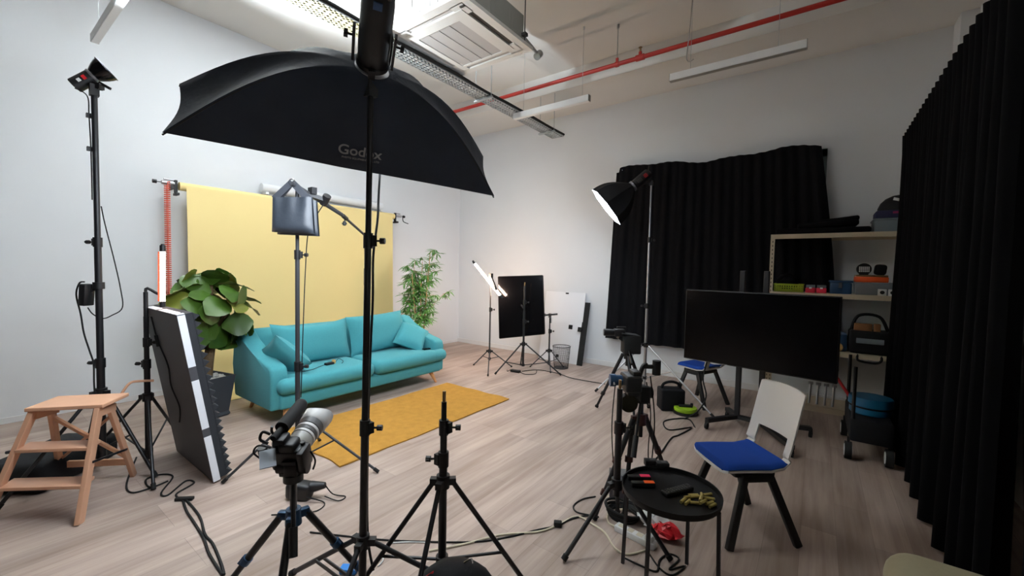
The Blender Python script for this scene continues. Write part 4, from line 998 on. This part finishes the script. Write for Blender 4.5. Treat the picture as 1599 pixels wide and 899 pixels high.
# ------------------------------------------------------------------ chairs with blue seats
def chair(label, loc, face, flip=False):
    t = thing('visitor_chair', label, 'chair', (0, 0, 0), 'blue-seat chairs')
    # built facing +X, then turned
    def sh(v, hw=.0):
        """shell profile in x,z from the front lip over the seat and up the back"""
        P = [(.235, .425), (.22, .44), (.1, .44), (-.08, .435), (-.17, .45), (-.215, .49), (-.245, .58), (-.275, .70), (-.30, .80), (-.324, .885), (-.330, .905)]
        k = v*(len(P)-1); i = min(int(k), len(P)-2); f = k-i; return (P[i][0]+(P[i+1][0]-P[i][0])*f, P[i][1]+(P[i+1][1]-P[i][1])*f)
    nv = 40
    def half(v):
        if v < .45: return .215-.055*max(0, (.12-v)/.12)**2
        if v > .93: return .205-.05*((v-.93)/.07)**2
        return .215-.01*(v-.45)
    m = M(); nu = 18; G = {}; th = .012
    holes = lambda i, j: .46 < (j+.5)/nv < .63 and .17 < (i+.5)/nu < .83
    def pt(i, j, o):
        v = j/nv; x, z = sh(v); y = (i/nu*2-1)*half(v); curve = .03*(abs(i/nu*2-1)**2)*(1 if v > .5 else 0); 
        return V(x+curve-(o if v > .5 else 0), y, z-(o if v <= .5 else 0)+(.008*(abs(i/nu*2-1)**3) if v <= .5 else 0))
    for o in (0, th):
        for i in range(nu+1):
            for j in range(nv+1): G[i, j, o] = m.bm.verts.new(pt(i, j, o))
    cells = {(i, j) for i in range(nu) for j in range(nv) if not holes(i, j)}
    for i, j in cells:
        m.bm.faces.new((G[i, j, 0], G[i+1, j, 0], G[i+1, j+1, 0], G[i, j+1, 0])); m.bm.faces.new((G[i, j, th], G[i, j+1, th], G[i+1, j+1, th], G[i+1, j, th]))
        for di, dj, a, b in ((-1, 0, (i, j), (i, j+1)), (1, 0, (i+1, j), (i+1, j+1)), (0, -1, (i, j), (i+1, j)), (0, 1, (i, j+1), (i+1, j+1))):
            if (i+di, j+dj) not in cells: m.bm.faces.new((G[(*a, 0)], G[(*b, 0)], G[(*b, th)], G[(*a, th)]))
    for v in [v for v in m.bm.verts if not v.link_faces]: m.bm.verts.remove(v)
    obj('shell', m, 'chair_white', t, 50)
    m = M()
    def pad(u, v):
        q = .005+.445*(1-u); x, z = sh(q); a, b = u*2-1, v*2-1
        e = (max(0, 1-abs(a)**6)*max(0, 1-abs(b)**6))**.5
        return V(x, b*(half(q)-.004), z+.009+.004*abs(b)**3+.034*e)
    m.grid(pad, 24, 24, .006); obj('seat_pad', m, 'blue_fabric', t, 60)
    obj('under_frame', M().box((.0, 0, .405), (.26, .30, .04), None, .012).box((.0, .16, .395), (.2, .05, .05), None, .012).box((.0, -.16, .395), (.2, .05, .05), None, .012), 'black_plastic', t)
    for s in (1, -1):
        for a, b in (((.08, .165*s, .40), (.20, .225*s, 0)), ((-.08, .165*s, .40), (-.235, .225*s, 0))):
            m = M(); m.bar(a, b, .045, .03, (0, 1, 0), .006); obj('leg', m, 'black_plastic', t)
    for c in t.children:
        if c.name.split('.')[0] in ('shell', 'seat_pad'):
            for v in c.data.vertices: v.co.x *= .9; v.co.y *= .88
    t.location = loc; t.rotation_euler.z = math.atan2(face[1], face[0]); return t
chair('white plastic chair with blue seat in the right foreground', (5.95, 2.94, 0), (-.74, -.67))
chair('white plastic chair with blue seat, half hidden behind the television', (5.18, 5.50, 0), (-.80, .35))

# ------------------------------------------------------------------ television on its rolling stand
def tv():
    a, b = V(5.13, 4.84, 0), V(6.475, 4.58, 0); d = (b-a).normalized(); n = V(d.y, -d.x, 0)     # n faces the camera side
    if n.y > 0: n = -n
    c = (a+b)/2; W = (b-a).length; R = Matrix((d, -n, V(0, 0, 1))).transposed(); z0, z1 = .655, 1.425; zc = (z0+z1)/2
    t = thing('television', 'big flat screen television, switched off, on a black rolling stand', 'television', c+V(0, 0, z0))
    obj('cabinet', M().box(c-n*.03+V(0, 0, zc), (W, .05, z1-z0), R, .006).box(c-n*.07+V(0, 0, zc-.1), (W*.6, .04, .4), R, .01), 'black_plastic', t)
    obj('screen', M().box(c-n*.003+V(0, 0, zc), (W-.02, .004, z1-z0-.024), R), 'screen_black', t, 0)
    obj('power_light', M().box(c+d*(-W*.18)-n*.0+V(0, 0, z0+.004), (.05, .006, .004), R), 'silver', t, 0)
    s = thing('television_stand', 'black rolling stand with two posts carrying the television', 'stand', c-n*.14)
    for k in (-.16, .06):
        p = c+d*k-n*.16; obj('post', M().box(p+V(0, 0, .86), (.05, .04, 1.56), R, .006), 'black_metal', s, 0)
    obj('mount_plate', M().box(c-n*.115+V(0, 0, zc), (.5, .05, .35), R), 'black_metal', s, 0)
    for k, e in ((-.30, .38), (.40, .50), (-.30, -.36), (.40, -.40)):
        p0 = c+d*(-.16 if k < 0 else .06)-n*.16+V(0, 0, .10); p1 = c+d*(k*1.1)+n*(e*.75)-n*.10+V(0, 0, .09)
        obj('base_arm', M().bar(p0, p1, .05, .04), 'black_metal', s, 0)
        obj('castor', M().cyl(p1-d*.012+V(0, 0, -.055), p1+d*.012+V(0, 0, -.055), .034, n=16).bar(p1, p1+V(0, 0, -.05), .03, .03), 'rubber', s)
    obj('cross_bar', M().bar(c+d*-.16-n*.16+V(0, 0, .1), c+d*.06-n*.16+V(0, 0, .1), .05, .04), 'black_metal', s, 0)
    obj('cable', M().tube([c+d*-.45-n*.1+V(0, 0, .7), c+d*-.5-n*.1+V(0, 0, .45), c+d*-.46-n*.1+V(0, 0, .25), c+d*-.5+V(0, 0, .1), c+d*-.6+n*.1+V(0, 0, .01)], .008), 'rubber', s)
tv()

# ------------------------------------------------------------------ shelving unit and its contents
SX0, SX1, SY0, SY1 = 5.82, 7.36, 6.02, 6.50
def shelf():
    t = thing('shelving_unit', 'cream metal shelving unit against the back wall, beside the black curtain', 'shelf', ((SX0+SX1)/2, 6.26, 0))
    for z0, z1 in ((.0, .07), (.68, .735), (1.345, 1.40), (2.045, 2.10)):
        m = M().box2((SX0, SY0, z1-.012), (SX1, SY1, z1)); m.box2((SX0, SY0-.003, z0), (SX1, SY0+.01, z1)).box2((SX0, SY1-.01, z0), (SX1, SY1, z1)).box2((SX0, SY0, z0), (SX0+.01, SY1, z1)); obj('shelf_board', m, 'shelf_cream', t, 0)
    for x in (SX0, SX1-.04):
        for y, s in ((SY0, 1), (SY1, -1)):
            m = M(); z = .0; q = obj('upright', M().box2((x-.002, y-.004, 0), (x+.04, y-.001, 2.10)).box2((x-.004, min(y, y+s*.04), 0), (x-.001, max(y, y+s*.04), 2.10)), 'shelf_cream', t, 0)
            h = M()
            while z < 2.0: z += .05; h.box2((x+.016, y-.0055, z), (x+.024, y-.0035, z+.022)); h.box2((x-.0055, y+s*.02-.004, z), (x-.0035, y+s*.02+.004, z+.022))
            obj('bolt_holes', h, 'rubber', q, 0)
shelf()
def item(name, label, cat, m, ma, smooth=38, group=None): return tag(obj(name, m, ma, None, smooth), label, cat, group)
zt = 2.10
item('folded_cloth', 'black folded cloth piled on the top shelf', 'cloth', M().box2((5.86, 6.06, zt), (6.76, 6.44, zt+.07), .025, 3).box((6.36, 6.26, zt+.11), (.58, .34, .07), Euler((0, -.05, .03)).to_matrix(), .025, 3).box((6.48, 6.26, zt+.16), (.36, .3, .05), Euler((0, -.1, -.03)).to_matrix(), .02, 3), 'curtain_black')
t = thing('storage_bin', 'translucent plastic bin on the top shelf, under the dark bag', 'storage bin', (7.0, 6.25, zt))
obj('tub', M().box2((6.78, 6.08, zt), (7.2, 6.42, zt+.13), .012), 'grey_bin', t); obj('lid', M().box2((6.77, 6.07, zt+.13), (7.21, 6.43, zt+.15), .006), 'grey_bin', t)
t = thing('shoulder_bag', 'black and navy bag on the translucent bin, top shelf', 'bag', (7.0, 6.25, zt+.15))
obj('navy_base', M().box2((6.79, 6.1, zt+.15), (7.2, 6.4, zt+.24), .02), 'navy', t); obj('magenta_trim', M().box2((6.93, 6.095, zt+.20), (7.08, 6.105, zt+.222)), 'magenta', t)
obj('flap', M().ball((7.0, 6.25, zt+.24), 1, (.19, .14, .18), None, 16), 'black_nylon', t); obj('white_badge', M().box((6.955, 6.125, zt+.355), (.05, .012, .035), Euler((-.8, .3, 0)).to_matrix()), 'paper_white', t)
zs = 1.40
def rim_basket(name, label, x0, x1, y0, y1, z, h, ma):
    t = thing(name, label, 'basket', ((x0+x1)/2, (y0+y1)/2, z)); m = M().box2((x0, y0, z), (x1, y1, z+.006))
    for i in range(13): x = x0+(x1-x0-.012)*i/12; m.box2((x, y0, z), (x+.012, y0+.005, z+h)); m.box2((x, y1-.005, z), (x+.012, y1, z+h))
    for k in range(4): zz = z+h*k/4; m.box2((x0, y0, zz), (x1, y0+.005, zz+.012)); m.box2((x0, y0, zz), (x0+.005, y1, zz+.012)); m.box2((x1-.005, y0, zz), (x1, y1, zz+.012)); m.box2((x0, y1-.005, zz), (x1, y1, zz+.012))
    obj('basket', m, ma, t, 0); obj('rim', M().box2((x0-.004, y0-.004, z+h-.012), (x1+.004, y0, z+h)).box2((x0-.004, y1, z+h-.012), (x1+.004, y1+.004, z+h)).box2((x0-.004, y0, z+h-.012), (x0, y1, z+h)).box2((x1, y0, z+h-.012), (x1+.004, y1, z+h)), ma, t, 0)
rim_basket('plastic_basket', 'lime green plastic basket at the left end of the second shelf', 5.87, 6.17, 6.04, 6.3, zs, .10, 'lime')
item('black_pouch', 'black pouch and straps heaped in the lime green basket', 'pouch', M().ball((6.0, 6.17, zs+.12), 1, (.12, .11, .10), Euler((0, .2, 0)).to_matrix(), 14).tube([(5.92, 6.1, zs+.14), (6.0, 6.08, zs+.22), (6.08, 6.1, zs+.17)], .015), 'curtain_black')
for x, lb in ((6.19, 'pinkish red box next to the lime green basket'), (6.295, 'pinkish red box left of the dark blue tub')):
    t = thing('small_box', lb, 'box', (x+.05, 6.1, zs), 'pinkish red boxes on the second shelf'); obj('tray', M().box2((x, 6.05, zs), (x+.098, 6.25, zs+.06), .008), 'pink_red', t); obj('lid', M().box2((x+.004, 6.054, zs+.06), (x+.094, 6.246, zs+.095), .006), 'clear_plastic', t); obj('latch', M().box2((x+.035, 6.046, zs+.05), (x+.06, 6.05, zs+.068)), 'paper_white', t)
t = thing('storage_tub', 'dark blue lidded tub in the middle of the second shelf', 'storage bin', (6.5, 6.2, zs)); obj('tub', M().box2((6.42, 6.06, zs), (6.62, 6.34, zs+.13), .012), 'blue_box', t); obj('lid', M().box2((6.41, 6.05, zs+.13), (6.63, 6.35, zs+.155), .008), 'blue_box', t); obj('latch', M().box2((6.5, 6.052, zs+.07), (6.53, 6.06, zs+.13)), 'silver', t)
t = thing('storage_bin', 'clear plastic bin under the orange box, second shelf', 'storage bin', (6.8, 6.2, zs)); obj('tub', M().box2((6.645, 6.06, zs), (6.98, 6.4, zs+.13), .01), 'clear_plastic', t); obj('lid', M().box2((6.64, 6.055, zs+.13), (6.985, 6.405, zs+.142), .004), 'clear_plastic', t)
item('brown_packet', 'brown and cream packets inside the clear bin', 'packet', M().box2((6.68, 6.12, zs+.012), (6.76, 6.3, zs+.11), .01).box2((6.79, 6.12, zs+.012), (6.815, 6.3, zs+.12), .01), 'brown_box')
t = thing('toolbox', 'orange box with black top on the clear bin, second shelf', 'box', (6.76, 6.2, zs+.142)); obj('tray', M().box2((6.645, 6.08, zs+.142), (6.93, 6.36, zs+.205), .01), 'orange', t); obj('lid', M().box2((6.65, 6.085, zs+.205), (6.925, 6.355, zs+.225), .006), 'bronze', t)
t = thing('led_lamp', 'small round black lamp with a white grille on the orange box', 'lamp', (6.73, 6.18, zs+.225)); obj('shell', M().cyl((6.72, 6.12, zs+.29), (6.72, 6.2, zs+.29), .066, n=24).box2((6.68, 6.13, zs+.225), (6.76, 6.19, zs+.25)), 'black_plastic', t)
m = M()
for i in range(6):
    for j in range(4): m.box2((6.675+i*.016, 6.114, zs+.258+j*.016), (6.687+i*.016, 6.122, zs+.27+j*.016))
obj('grille', m, 'paper_white', t, 0)
item('black_case', 'small black case beside the round lamp on the orange box', 'case', M().box((6.865, 6.2, zs+.285), (.10, .12, .12), Euler((0, .1, .1)).to_matrix(), .03, 3), 'black_nylon')
for x, lb in ((6.84, 'small white box with a dark disc, in front of the clear bin'), (6.925, 'small white box with a dark disc, at the right end beside the curtain')):
    t = thing('product_box', lb, 'box', (x+.035, 6.045, zs), 'small white boxes'); obj('carton', M().box2((x, 6.03, zs), (x+.072, 6.058, zs+.072), .004), 'white_plastic', t); obj('disc', M().cyl((x+.036, 6.03, zs+.036), (x+.036, 6.026, zs+.036), .02, n=20), 'black_plastic', t)
z3 = .735
t = thing('tool_bag', 'open black tool bag on the third shelf', 'bag', (6.8, 6.2, z3)); obj('bag_body', M().box2((6.62, 6.06, z3), (6.98, 6.36, z3+.26), .03, 3), 'black_nylon', t); obj('handle', M().tube([(6.64, 6.2, z3+.24), (6.7, 6.2, z3+.42), (6.88, 6.2, z3+.42), (6.96, 6.2, z3+.26)], .018), 'black_nylon', t); obj('front_strap', M().tube([(6.7, 6.03, z3+.0), (6.70, 6.015, z3-.06), (6.76, 6.012, z3-.08), (6.86, 6.012, z3-.08), (6.9, 6.015, z3-.05), (6.9, 6.03, z3)], .014), 'black_nylon', t)
item('packet', 'brown and white packet sticking out of the tool bag', 'packet', M().box2((6.66, 6.1, z3+.22), (6.82, 6.16, z3+.34), .01).box2((6.83, 6.1, z3+.22), (6.89, 6.16, z3+.345), .01), 'brown_box')
item('clear_pouch', 'clear plastic pouch on the front of the tool bag', 'pouch', M().box2((6.68, 6.04, z3+.12), (6.92, 6.058, z3+.18), .008), 'clear_plastic')
item('blue_case', 'dark blue case on the third shelf beside the television', 'case', M().box2((6.44, 6.1, z3), (6.61, 6.4, z3+.2), .02), 'blue_box')
item('tape_roll', 'tan roll of tape in front of the dark blue case', 'tape', M().lathe([(.024, 0), (.05, 0), (.05, .03), (.024, .03), (.024, 0)], (6.52, 6.09, z3+.05), (0, -1, 0), 24), 'tape_tan')
for i in range(4): item('metal_clamp', 'chrome clamp leaning on the bottom shelf below the television', 'clamp', M().cyl((6.28+i*.075, 6.1, .07), (6.29+i*.075, 6.16, .30), .012).box((6.29+i*.075, 6.14, .31), (.05, .04, .03), None, .006), 'silver', group='chrome clamps')

# ------------------------------------------------------------------ trolley behind the chair
def trolley():
    t = thing('equipment_trolley', 'black equipment trolley with red handle in front of the shelving unit', 'trolley', (6.75, 4.95, 0))
    obj('deck', M().box2((6.58, 4.62, .17), (6.87, 5.36, .37), .02), 'black_nylon', t)
    for x, y in ((6.58, 4.66), (6.58, 5.32), (6.85, 4.66), (6.85, 5.32)):
        w_ = obj('wheel', M().cyl((x-.025, y, .075), (x+.025, y, .075), .075, n=24), 'rubber', t); obj('wheel_rim', M().cyl((x-.028, y, .075), (x+.028, y, .075), .05, n=20).cyl((x-.03, y, .075), (x+.03, y, .075), .012), 'white_plastic', w_)
        obj('wheel_fork', M().bar((x, y, .075), (x, y, .2), .02, .03), 'black_metal', t)
    for y in (4.64, 5.34): obj('upright', M().cyl((6.6, y, .3), (6.6, y, .82), .014), 'black_metal', t)
    obj('pull_handle', M().cyl((6.6, 5.0, .46), (6.45, 5.6, .62), .014), 'bright_red', t)
trolley()
t = thing('blue_tub', 'round blue tub with lid on the black trolley', 'tub', (6.76, 4.9, .37))
obj('tub', M().lathe([(.14, 0), (.15, .01), (.15, .06), (0, .06)], (6.735, 4.92, .37)), 'cyan_blue', t); obj('band', M().lathe([(.152, .058), (.153, .06), (.153, .072), (.152, .074)], (6.735, 4.92, .37)), 'rubber', t); obj('lid', M().lathe([(.155, .074), (.16, .08), (.158, .14), (.15, .15), (0, .152)], (6.735, 4.92, .37)), 'cyan_blue', t)

# ------------------------------------------------------------------ right black curtain
def right_curtain():
    t = thing('room_curtain', 'floor-length pleated black curtain along the right side', 'curtain', (7, 4.3, 0))
    n = 25; y0, y1 = 2.86, 5.9
    def f(u, v):
        z = 3.05-3.03*v; k = .055+.01*v; ph = u*2*PI*n
        s = math.sin(ph); s = math.copysign(abs(s)**.7, s)
        k2 = math.sin(u*2*PI*9.3+1)*.05*v
        return (7.0+s*k*(1 if v > .02 else 1.1)+k2*.8, y1+(y0-y1)*u+.02*v*math.sin(u*40), z)
    obj('cloth', M().grid(f, 25*12, 16, .003), 'curtain_deep', t, 60)
    obj('track', M().box2((6.985, 2.8, 2.985), (7.015, 5.95, 3.005)), 'rubber', t, 0)
    for y in (2.95, 4.4, 5.8): obj('wall_bracket', M().bar((7.01, y, 2.99), (XR, y, 2.99), .02, .02), 'rubber', t)
right_curtain()
t = thing('storage_cabinet', 'black storage cabinet at the right edge, beyond the curtain', 'cabinet', (7.3, 2.4, 0))
obj('carcass', M().box2((7.08, 1.9, 0), (7.5, 2.75, 1.22), .01), 'curtain_black', t); obj('door', M().box2((7.065, 1.92, .05), (7.08, 2.73, 1.19), .004), 'curtain_black', t)
t = thing('ottoman', 'beige upholstered block seat at the bottom right corner', 'seat', (6.9, 1.75, 0))
obj('cushion', M().box2((6.54, 1.35, .08), (7.06, 2.12, .60), .09, 5), 'beige_fabric', t)
for x, y in ((6.64, 1.45), (6.96, 1.45), (6.64, 2.02), (6.96, 2.02)): obj('foot', M().cyl((x, y, 0), (x, y, .1), .02), 'black_plastic', t)

# ------------------------------------------------------------------ round side table and what lies on it
TC = (5.748, 2.125); TZ = .50; TR = .232
t = thing('tray_table', 'low round black metal tray table in the right foreground', 'table', (*TC, 0))
obj('tabletop', M().lathe([(0, TZ-.012), (TR, TZ-.012), (TR+.004, TZ), (TR+.006, TZ+.02), (TR, TZ+.02), (TR-.004, TZ), (0, TZ)], (*TC, 0), n=48), 'table_black', t)
for a in (-1.70, -.16, 1.42, 3.02): 
    x, y = TC[0]+math.cos(a)*(TR-.0), TC[1]+math.sin(a)*(TR-.0); x2, y2 = TC[0]+math.cos(a)*(TR+.015), TC[1]+math.sin(a)*(TR+.015)
    obj('leg', M().bar((x, y, TZ-.005), (x2, y2, 0), .015, .015), 'black_metal', t, 0)
ZT = TZ+.001
def onT(px): return V(*px)
for lb, p, ma, gr in (('black battery pack with pink label on the round table', V(*(5.583,2.137,0.505)), 'hot_pink', 0), ('black battery pack with orange label on the round table', V(*(5.622,2.085,0.505)), 'orange', 0)):
    t = thing('battery_pack', lb, 'battery', (p.x, p.y, ZT)); R = Euler((0, 0, .62)).to_matrix(); d = R @ V(1, 0, 0)
    obj('case', M().box((p.x, p.y, ZT+.012), (.12, .028, .024), R, .004), 'black_plastic', t); obj('label', M().box(V(p.x, p.y, ZT+.024)+d*.03, (.052, .026, .003), R), ma, t, 0)
p = V(*(5.778,2.139,0.505)); t = thing('remote_control', 'black remote control on the round table', 'remote control', (p.x, p.y, ZT)); R = Euler((0, 0, 1.05)).to_matrix()
obj('case', M().box((p.x, p.y, ZT+.01), (.18, .045, .02), R, .006), 'black_plastic', t)
m = M()
for i in range(9):
    for j in range(3): m.box(V(p.x, p.y, ZT+.0205)+R @ V(-.07+i*.017, -.012+j*.012, 0), (.009, .007, .003), R)
obj('buttons', m, 'lens_grey', t, 0)
random.seed(3)
bt = None; BP = [(1067,781),(1076,776),(1086,778),(1094,780),(1103,774),(1112,774),(1098,785),(1108,782),(1086,786),(1074,784),(1113,787),(1105,792),(1092,772)]
BW = [(5.824,2.066,0.508), (5.839,2.113,0.508), (5.868,2.115,0.508), (5.892,2.112,0.508), (5.906,2.197,0.508), (5.921,2.164,0.508), (5.908,2.090,0.508), (5.930,2.122,0.508), (5.876,2.079,0.508), (5.845,2.062,0.508), (5.946,2.107,0.508), (5.852,2.146,0.508), (5.886,2.166,0.508)]
for i, q in enumerate(BW):
    a = random.uniform(.3, 1.2) if i % 3 else random.uniform(1.2, 2.0)
    z = ZT+.0075+(.013 if i in (2, 3, 6) else 0)
    if bt is None:
        bt = thing('aa_battery', 'gold and grey AA battery in the loose pile on the round table', 'battery', (q[0], q[1], ZT), 'loose batteries on the round table')
        obj('can', M().cyl((q[0]-.025, q[1], z), (q[0]+.023, q[1], z), .0075, n=12), 'battery_gold', bt); obj('terminal', M().cyl((q[0]+.023, q[1], z), (q[0]+.0255, q[1], z), .003, n=8), 'silver', bt); bt.rotation_euler.z = a; b0_ = Vector(q); z0_ = z
    else:
        r = dup(bt, (q[0]-b0_.x, q[1]-b0_.y, z-z0_)); r.rotation_euler.z = a
for lb, p in (('small black charger at the back edge of the round table', V(*(5.578,2.342,0.510))), ('small black charger with grey top, right of the other charger', V(*(5.639,2.352,0.510)))):
    t = thing('battery_charger', lb, 'charger', (p.x, p.y, ZT)); obj('case', M().box((p.x, p.y, ZT+.018), (.07, .045, .036), Euler((0, 0, .6)).to_matrix(), .005), 'black_plastic', t); obj('label', M().box((p.x+.008, p.y+.004, ZT+.0365), (.03, .022, .002), Euler((0, 0, .6)).to_matrix()), 'lens_grey', t, 0)

# ------------------------------------------------------------------ things on the floor under and around the table
p = V(*(5.199,2.755,0.000))
t = thing('cardboard_carton', 'dark printed carton on the floor left of the round table', 'box', p); obj('carton', M().box(p+V(.06, .06, .085), (.22, .13, .17), Euler((0, 0, .45)).to_matrix(), .003), 'print_dark', t, 0); obj('lid_print', M().box(p+V(.06, .06, .1715), (.2, .11, .002), Euler((0, 0, .45)).to_matrix()), 'lens_grey', t, 0)
p = V(*(5.403,2.546,0.000))
R = Euler((0, 0, -.35)).to_matrix(); d = R @ V(1, 0, 0)
t = thing('power_strip', 'white power strip on the floor under the round table', 'power strip', p)
a, b = V(*(5.357,2.418,0.000)), V(*(5.613,2.380,0.000)); d = (b-a).normalized(); R = Matrix((d, V(-d.y, d.x, 0), V(0, 0, 1))).transposed()
obj('case', M().box((a+b)/2+V(0, 0, .02), ((b-a).length, .055, .04), R, .007), 'white_plastic', t)
for k in (.15, .38, .61): obj('socket', M().box(a.lerp(b, k)+V(0, 0, .0405), (.035, .035, .002), R), 'cream_cable', t, 0)
obj('plug', M().box(a.lerp(b, .85)+V(0, 0, .055), (.045, .045, .035), R, .006), 'white_plastic', t)
obj('cord', M().tube([a+V(0, 0, .015), V(*(5.293,2.447,0.006)), V(*(5.257,2.551,0.006)), V(*(5.363,2.652,0.020)), V(*(5.471,2.588,0.006))], .006).tube([V(*(5.575,2.338,0.006)), V(*(5.501,2.233,0.006)), V(*(5.422,2.239,0.006)), V(*(5.322,2.331,0.006)), V(*(5.221,2.365,0.006)), V(*(5.103,2.375,0.006)), V(*(5.052,2.214,0.006)), V(*(4.992,2.086,0.006)), V(*(4.827,1.917,0.006)), V(*(4.727,1.742,0.006)), V(*(4.602,1.560,0.006))], .006), 'cream_cable', t)
p = V(*(5.590,2.530,0.000))
t = thing('plastic_bag', 'red and white plastic bag crumpled under the round table', 'bag', p)
def crump(c, sc, seed, k=.3):
    random.seed(seed); m = M().ball(c, 1, sc, None, 14)
    for v in m.bm.verts: v.co += V(random.uniform(-1, 1)*sc[0], random.uniform(-1, 1)*sc[1], random.uniform(-1, 1)*sc[2])*k*.5
    return m
obj('white_part', crump(p+V(-.04, .04, .06), (.10, .06, .06), 4, .5), 'white_plastic', t, 0); obj('red_part', crump(p+V(.03, .0, .045), (.09, .06, .045), 9, .5), 'bright_red', t, 0)
p = V(*(5.381,2.663,0.000))
t = thing('paper_sheet', 'white paper sheet propped under the round table', 'paper', p); obj('sheet', M().box(p+V(.02, .05, .085), (.12, .003, .17), Euler((.5, .2, .6)).to_matrix()), 'paper_white', t, 0)
p = V(*(5.314,2.554,0.000))
t = thing('coiled_cable', 'coil of thick black cable on the floor beside the dark carton', 'cable', p)
m = M()
for k in range(5): m.tube([p+V(.03, .02, 0)+V((.09+.008*k)*math.cos(a_*PI/8), (.075+.006*k)*math.sin(a_*PI/8), .012+k*.012+.01*math.sin(a_*PI/8+k)) for a_ in range(17)], .009)
obj('coil', m, 'rubber', t)
def cable(label, pts, r=.0055, ma='rubber', cat='cable', name='floor_cable', group=None):
    return tag(obj(name, M().tube([V(q[0], q[1], max(q[2], r)) for q in pts], r), ma), label, cat, group)
# floor cables, left
cable('two-strand black cable running forward from the leaning panel to the bottom edge', [(2.882,0.887,0.000), (2.983,0.898,0.000), (3.234,0.888,0.000), (3.457,0.847,0.000), (3.590,0.844,-0.000), (3.802,0.814,0.000), (3.914,0.791,0.000)], .007)
cable('black cable looping beside the leaning panel, ending at the cable clip', [(1.887,0.855,0.000), (2.352,0.710,0.000), (2.542,0.698,0.000), (2.570,0.784,0.000), (2.543,0.898,0.000), (2.558,0.797,0.000), (2.399,0.806,0.000), (2.384,0.891,0.000), (2.492,0.940,0.000), (2.700,0.824,0.000), (2.774,0.841,0.000), (2.642,0.977,0.000), (2.720,1.005,0.000), (2.788,0.894,0.000), (2.840,0.873,-0.000), (2.948,0.880,0.000)], .006)
cable('black cable lying alongside the two-strand cable, left of the foreground tripod', [(2.948,0.880,0.000), (3.107,0.857,0.000), (3.258,0.848,0.000), (3.498,0.829,-0.000), (3.665,0.802,0.000), (3.832,0.790,0.000), (3.909,0.787,0.000)], .007)
p = V(*(2.927,0.893,0.000)); item('cable_clip', 'flat black cable clip on the floor in front of the leaning panel', 'clip', M().box(p+V(0, 0, .012), (.11, .03, .02), Euler((0, 0, .75)).to_matrix(), .003), 'rubber')
cable('long thin black cable along the floor behind the big softbox stand', [(3.919,1.235,-0.000), (4.118,1.346,0.000), (4.241,1.414,0.000), (4.450,1.549,0.000), (4.747,1.776,0.000), (4.893,1.958,0.000), (4.980,2.104,0.000), (5.061,2.216,-0.000)], .005)
p = V(*(5.057,2.214,0.000)); item('inline_switch', 'small black in-line plug on the floor cable left of the round table', 'plug', M().box(p+V(0, 0, .018), (.05, .035, .034), Euler((0, 0, .5)).to_matrix(), .006), 'rubber')
cable('thin white cable curling on the floor between the two centre stands', [(4.552,1.615,0.000), (4.454,1.546,0.000), (4.367,1.455,0.000), (4.392,1.406,0.000), (4.457,1.359,-0.000), (4.476,1.312,0.000)], .004, 'white_plastic')
cable('thin dark cable looping from the plug towards the dark carton', [(5.061,2.216,-0.000), (5.086,2.320,0.000), (5.148,2.423,0.000), (5.220,2.462,0.000), (5.161,2.442,0.000), (5.078,2.422,0.000), (5.029,2.478,0.000), (5.042,2.588,0.000), (5.098,2.675,0.000)], .005)
cable('black cable along the floor from the glossy board towards the far tripod', [(2.616,5.297,0.000), (2.763,5.535,0.000), (3.102,5.561,0.000), (3.385,5.454,0.000), (3.651,5.449,0.000), (3.938,5.475,0.000)], .006)
p = V(*(2.564,5.197,0.000)); t = thing('power_adapter', 'black power adapter on the floor under the glossy board', 'power adapter', p); obj('brick', M().box(p+V(0, 0, .02), (.16, .07, .04), Euler((0, 0, .1)).to_matrix(), .008), 'black_plastic', t); obj('cable', M().tube([p+V(.08, 0, .02), p+V(.2, -.02, .006), p+V(.3, .1, .006), p+V(.2, .3, .006)], .005), 'rubber', t); obj('cable', M().tube([p+V(-.08, 0, .02), p+V(-.14, .06, .006), p+V(-.12, -.05, .006), p+V(-.18, .02, .006)], .005), 'rubber', t)
cable('black cable winding across the floor from the bag to the round table', [(5.343,4.539,0.000), (5.229,4.754,-0.000), (5.091,4.639,0.000), (5.042,4.476,-0.000), (5.153,4.294,0.000), (5.317,4.517,-0.000), (5.266,4.219,-0.000), (5.229,4.088,0.000), (5.250,3.693,0.000), (5.251,3.475,0.000)], .007)
cable('black cable tangle on the floor between the table legs', [(5.497,2.194,0.000), (5.589,2.190,0.000), (5.672,2.201,-0.000), (5.659,2.302,0.000), (5.688,2.384,0.000), (5.743,2.374,0.000), (5.723,2.258,-0.000), (5.785,2.338,0.000), (5.748,2.225,0.000), (5.678,2.236,0.000), (5.576,2.336,0.000)], .005)
# bag and coil at the foot of the silver stand
p = V(*(4.949,4.895,0.000))
t = thing('equipment_bag', 'black equipment bag with a carry handle beside the silver stand', 'bag', p)
R = Euler((0, 0, .6)).to_matrix(); obj('bag_body', M().box(p+V(.02, .1, .125), (.27, .2, .25), R, .02, 3), 'black_nylon', t); obj('handle', M().tube([p+V(-.07, .03, .24), p+V(-.05, .05, .30), p+V(.02, .1, .325), p+V(.09, .15, .30), p+V(.11, .17, .24)], .016), 'black_nylon', t)
p = V(*(5.148,4.949,0.000))
t = thing('cable_reel', 'black and lime green cable reel lying on the floor by the black bag', 'cable reel', p); obj('reel_base', M().lathe([(.13, 0), (.135, .01), (.135, .03), (0, .03)], p, n=28), 'black_plastic', t); obj('green_flange', M().lathe([(.06, .03), (.12, .032), (.125, .05), (.12, .075), (.06, .075)], p, n=28), 'lime_glow', t); obj('hub_grip', M().box(p+V(0, 0, .085), (.15, .05, .03), Euler((0, 0, .5)).to_matrix(), .01).cyl(p+V(.06, .03, .09), p+V(.06, .03, .12), .015), 'black_plastic', t)
